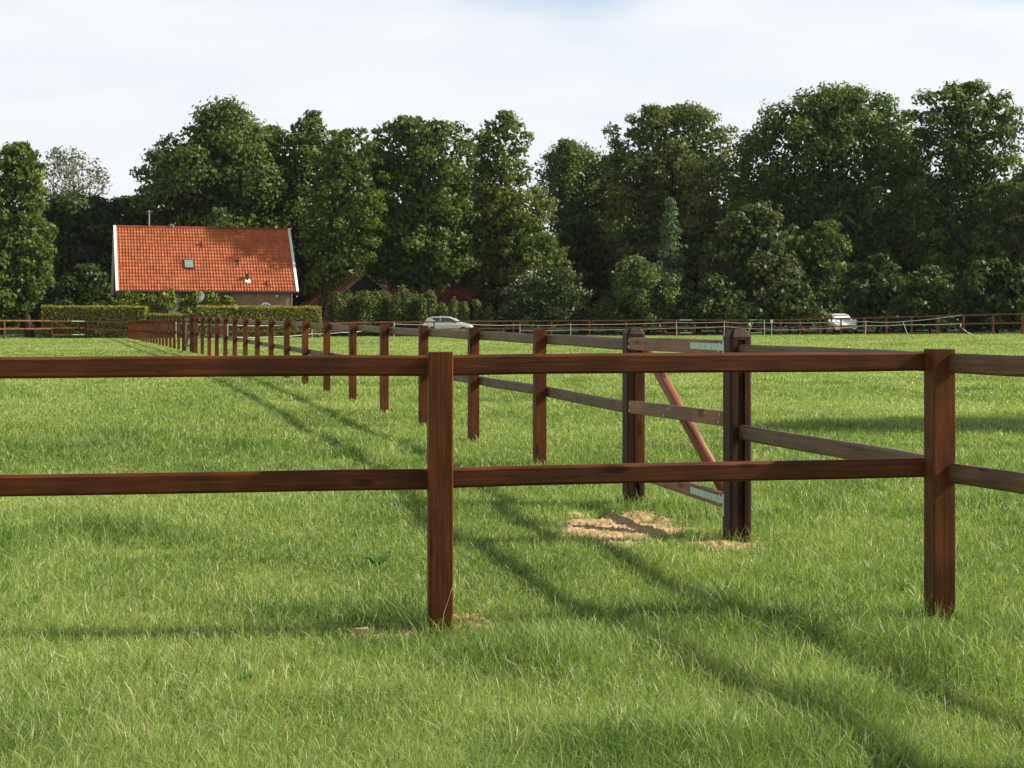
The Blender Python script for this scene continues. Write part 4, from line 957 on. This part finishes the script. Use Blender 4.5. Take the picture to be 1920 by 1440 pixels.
    for q_, rr_ in ((0, .03), (.02, .18), (.06, .32), (.11, .43), (.10, .44)): rings.append([pd + ax_ * q_ + (u1 * math.cos(k * .3927) + u2 * math.sin(k * .3927)) * rr_ for k in range(16)])
    mb.loft(rings, [p for r_ in rings for p in r_]); mb.tube([pd, pd + b * .52], .03, 6); mb.tube([pd - Vector((0, 0, .35)), pd + ax_ * .45 - Vector((0, 0, .12))], .015, 5); mb.build('satellite_dish', M['white'], r, smooth=False)
    # climbing plant on the wall
    rs = np.random.RandomState(5); rv = thing('climbing_vine', tuple(P(3.5, f0 - .2, g0)), 'leafy vine climbing the brick wall under the orange roof', 'climbing plant')
    C = []; Rl = []
    for pl_, ph, zl, zh, nnb in ((222, 318, 588, 551, 30), (222, 318, 570, 549, 14), (341, 370, 588, 552, 16), (370, 432, 566, 552, 14), (300, 318, 580, 545, 8)):
        for _ in range(nnb):
            px = rnd.uniform(pl_, ph); py = rnd.uniform(zh + 2, zl); rr_ = rnd.uniform(.25, .5)
            q_ = P(along(px), f0 - rr_ * .6, zat(py, 113)); C.append(q_); Rl.append(rr_)
    v, q, t = lobes_leaves(np.array([tuple(x) for x in C]), np.array(Rl), 60, .15, rs); v = v - np.array(rv.location)
    link('foliage', npmesh('foliage', v, q, m=M['vine'], face_attr=t), rv)
    mb = MB()
    for px in (240, 290, 310, 352, 400):
        mb = MB(); a = P(along(px), f0 - .08, g0); mb.tube([a, P(along(px + 5), f0 - .1, 1.5), P(along(px - 3), f0 - .09, 2.9)], [.05, .035, .02], 6); mb.build('stem', M['bark'], rv)
house()

def barn():
    apex = W(684, 513, 125); dr = Vector((-.30, .954, 0)).normalized(); side = Vector((dr.y, -dr.x, 0)); hw = 3.35; ze = 2.25; zr = apex.z; Lb = 13.5; g0 = -.2
    a0 = Vector((apex.x, apex.y, 0)); r = thing('barn', (a0.x, a0.y, g0), 'old barn with a dark timber gable and faded red roof right of the farmhouse', 'barn')
    P = lambda s_, d, z: a0 + side * s_ + dr * d + Vector((0, 0, z))
    for sg, hwx in ((-1, hw), (1, hw)):
        lo = P(sg * hwx, -.15, ze) if sg < 0 else P(sg * hwx, Lb, ze); e = dr if sg < 0 else -dr; up = (P(0, 0, zr) - P(sg * hwx, 0, ze)); Hs = up.length; up.normalize()
        if sg < 0: tiled('roof', M['oldtile'], lo + dr * (Lb + .15), -dr, up, Lb + .15, Hs, 16, 50, r, seed=4)
        else: tiled('roof', M['oldtile'], lo, e, up, Lb + .15, Hs, 16, 50, r, seed=5)
        nn_ = Vector((0, 0, 1))
        for d_k in ((-.25,) if sg > 0 else (-.25, 8.3, Lb + .05)):
            mb = MB(); mb.beam(P(sg * (hwx + .1), d_k, ze - .04 + (.0 if d_k < 0 else .1)), P(0, d_k, zr + .06 + (.0 if d_k < 0 else .1)), .1 if d_k < 0 else .16, .22 if d_k < 0 else .08, up=(0, 0, 1)); mb.build('verge_board', noisy('weathered_white_board', (.30, .29, .28), (.46, .45, .44), 5), r)
    mb = MB(); hi = hw - .2; zi = ze + .1
    mb.raw([P(-hi, .1, g0 - .3), P(hi, .1, g0 - .3), P(hi, Lb - .1, g0 - .3), P(-hi, Lb - .1, g0 - .3), P(-hi, .1, zi), P(hi, .1, zi), P(hi, Lb - .1, zi), P(-hi, Lb - .1, zi)], [(0, 1, 5, 4), (1, 2, 6, 5), (2, 3, 7, 6), (3, 0, 4, 7)]); mb.build('wall', M['brick'], r)
    mb = MB(); mb.raw([P(-hi, .08, zi), P(hi, .08, zi), P(0, .08, zr - .12), P(-hi, Lb - .1, zi), P(hi, Lb - .1, zi), P(0, Lb - .1, zr - .12)], [(0, 1, 2), (4, 3, 5), (0, 2, 5, 3), (1, 4, 5, 2)]); g_ = mb.build('gable', M['timber'], r)
    mb = MB(); q = P(-hi + .35, .05, 1.0); mb.beam(q, q + Vector((0, 0, .7)), .35, .05, up=(0, 1, 0)); wf = mb.build('window', M['white'], r)
    # low barn
    xa, xb = hp(716, 131), hp(925, 133); c = Vector((*xa, 0)); d = Vector((*xb, 0)); e = (d - c).normalized(); L_ = (d - c).length; b = Vector((-e.y, e.x, 0)); zr = zat(533.5, 134); ze = zat(571, 131)
    r2 = thing('barn', (c.x, c.y, g0), 'long low barn with purplish red roof behind the columnar shrubs', 'barn')
    up = (b * 3.2 + Vector((0, 0, zr - ze))); Hs = up.length; up.normalize()
    tiled('roof', M['lowtile'], c + Vector((0, 0, ze)), e, up, L_, Hs, 12, 44, r2, seed=6)
    upb = (-b * 3.2 + Vector((0, 0, zr - ze))).normalized(); tiled('roof', M['lowtile'], d + b * 6.4 + Vector((0, 0, ze)), -e, upb, L_, Hs, 12, 44, r2, seed=7)
    Q = lambda a, dd, z: c + e * a + b * dd + Vector((0, 0, z)); mb = MB(); x0, x1 = .2, L_ - .2
    dl, dr_ = L_ - 1.5, L_ - .75
    vs = [Q(x0, .3, g0 - .3), Q(dl, .3, g0 - .3), Q(dl, .3, ze + .2), Q(x0, .3, ze + .2), Q(dr_, .3, g0 - .3), Q(x1, .3, g0 - .3), Q(x1, .3, ze + .2), Q(dr_, .3, ze + .2), Q(x1, 6.1, g0 - .3), Q(x1, 6.1, ze + .2), Q(x0, 6.1, g0 - .3), Q(x0, 6.1, ze + .2), Q(dl, .3, 1.9), Q(dr_, .3, 1.9)]
    mb.raw(vs, [(0, 1, 2, 3), (4, 5, 6, 7), (5, 8, 9, 6), (8, 10, 11, 9), (10, 0, 3, 11), (12, 13, 7, 2)]); mb.build('wall', M['timber'], r2)
barn()

# ------------------------------------------------------------------ cars
def car(name, label, loc, rz, paint, plate=False):
    r = thing(name, loc, label, 'car', rz=rz)
    # x forward, y left.  stations: x, z low, belt z, top z, half width at belt, half width at top
    ST = [(-2.10,.42,.80,.90,.70,.62),(-2.02,.30,.90,1.02,.80,.66),(-1.75,.26,.96,1.36,.86,.58),(-1.35,.25,.98,1.46,.88,.60),(-.6,.24,.98,1.50,.89,.61),(.15,.24,.96,1.47,.89,.60),(.65,.24,.94,1.28,.88,.62),(1.12,.25,.92,.99,.87,.72),(1.55,.26,.84,.90,.85,.68),(1.92,.28,.72,.78,.79,.60),(2.10,.34,.60,.66,.66,.50)]
    rings = []
    for x, zl, zb, zt, hb, ht in ST:
        half = [(hb * .90, zl), (hb * .985, zl + .18), (hb * 1.0, zb - .18), (hb * .965, zb), (ht + (hb - ht) * .12, zt - .07), (ht * .80, zt)]
        rings.append([Vector((x, y, z)) for y, z in half] + [Vector((x, -y, z)) for y, z in half[::-1]])
    mb = MB(); mb.loft(rings, [p for q_ in rings for p in q_]); body = mb.local('body', paint, r, smooth=False)
    bv = body.modifiers.new('bevel', 'BEVEL'); bv.width = .03; bv.segments = 2; bv.limit_method = 'ANGLE'; bv.angle_limit = R(25)
    def panel(nm, pts, m, off=.012):
        pts = [Vector(p) for p in pts]; n = (pts[1] - pts[0]).cross(pts[-1] - pts[0]).normalized(); cen = sum(pts, Vector()) / len(pts)
        if n.dot(cen - Vector((0, 0, .8))) < 0: n = -n
        k = len(pts); mb = MB(); mb.raw([p - n * .02 for p in pts] + [p + n * off for p in pts], [tuple(range(k)), tuple(range(k, 2 * k))] + [(i, (i + 1) % k, k + (i + 1) % k, k + i) for i in range(k)]); return mb.local(nm, m, r)
    def lerpring(i, j, t): return rings[i][j].lerp(rings[i + 1][j], t)
    for sg, (lo, hi) in ((1, (3, 4)), (-1, (8, 7))):
        mixp = lambda i, k: rings[i][lo].lerp(rings[i][hi], k)
        panel('side_window', [mixp(2, .12) + Vector((.14, 0, 0)), mixp(4, .08) - Vector((.05, 0, 0)), mixp(4, .96) - Vector((.05, 0, 0)), mixp(3, .94), mixp(2, .80) + Vector((.14, 0, 0))], M['glass'])
        panel('side_window', [mixp(4, .08) + Vector((.05, 0, 0)), mixp(6, .10) + Vector((.15, 0, 0)), mixp(6, .85) - Vector((.05, 0, 0)), mixp(5, .95), mixp(4, .96) + Vector((.05, 0, 0))], M['glass'])
    panel('windscreen', [rings[5][5].lerp(rings[6][5], .35) * 1 + Vector((0, .02, 0)), rings[7][5] + Vector((-.04, -.02, 0)), rings[7][6] + Vector((-.04, .02, 0)), rings[5][6].lerp(rings[6][6], .35) + Vector((0, -.02, 0))], mat('windscreen_glass', base=(.12, .17, .17), rough=.1, spec=.9), .03)
    panel('rear_window', [rings[2][5] + Vector((.02, 0, 0)), rings[1][5].lerp(rings[2][5], .2), rings[1][6].lerp(rings[2][6], .2), rings[2][6] + Vector((.02, 0, 0))], M['glass'], .03)
    for s_ in (1, -1):
        mb = MB(); mb.beam((.72, s_ * .93, .98), (.86, s_ * 1.06, .98), .10, .15); mb.local('mirror', paint, r)
        panel('headlight', [(1.93, s_ * .76, .62), (2.06, s_ * .45, .56), (2.02, s_ * .45, .68), (1.90, s_ * .74, .74)], M['white'], .03)
        panel('tail_light', [(-2.05, s_ * .80, .75), (-2.14, s_ * .55, .78), (-2.09, s_ * .55, .98), (-1.98, s_ * .76, 1.0)], mat('red_lens', base=(.45, .02, .03), rough=.25), .03)
        for wx in (1.32, -1.30):
            mb = MB(); mb.tube([(wx, s_ * .72, .31), (wx, s_ * .90, .31)], .315, 24); wh = mb.local('wheel', mat('tyre_rubber', base=(.02, .02, .02), rough=.8), r)
            mb = MB(); mb.tube([(wx, s_ * .88, .31), (wx, s_ * .912, .31)], .20, 16); mb.local('rim', mat('alloy_rim', base=(.5, .5, .52), rough=.35, metal=.7), wh)
    panel('grille', [(2.09, .40, .50), (2.09, -.40, .50), (2.06, -.40, .60), (2.06, .40, .60)], M['dark'], .03)
    panel('lower_grille', [(2.07, .45, .30), (2.07, -.45, .30), (2.10, -.45, .40), (2.10, .45, .40)], M['dark'], .03)
    if plate: panel('number_plate', [(2.11, .26, .40), (2.11, -.26, .40), (2.12, -.26, .50), (2.12, .26, .50)], mat('yellow_plate', base=(.62, .42, .05), rough=.5), .05)
    return r
silver = mat('silver_paint', base=(.62, .63, .66), rough=.28, spec=.6, metal=.35)
whitep = mat('white_car_paint', base=(.84, .86, .90), rough=.3, spec=.6)
x1, y1 = hp(841, 116.5); cs = car('parked_car', 'silver hatchback seen side on behind the far fence', (x1, y1, zat(593, 116.5) - 1.40), R(-4), silver); cs.scale = (.93, .93, .93)
x2, y2 = hp(1574, 113); car('parked_car', 'white car facing the field with a yellow number plate', (x2, y2, zat(588, 111) - 1.50), R(-87), whitep, True)

# ------------------------------------------------------------------ air
def haze():
    m = bpy.data.materials.new('thin_air'); m.use_nodes = True; nt = m.node_tree; nt.nodes.remove(nt.nodes['Principled BSDF'])
    v = nt.nodes.new('ShaderNodeVolumePrincipled'); v.inputs['Color'].default_value = (.93, .96, 1, 1); v.inputs['Density'].default_value = .00006; v.inputs['Anisotropy'].default_value = .2
    nt.links.new(v.outputs[0], nt.nodes['Material Output'].inputs['Volume'])
    mb = MB(); mb.box((-1000, -400, -4), (1000, 1000, 32)); o = mb.build('haze', m); tag(o, kind='stuff')
haze()
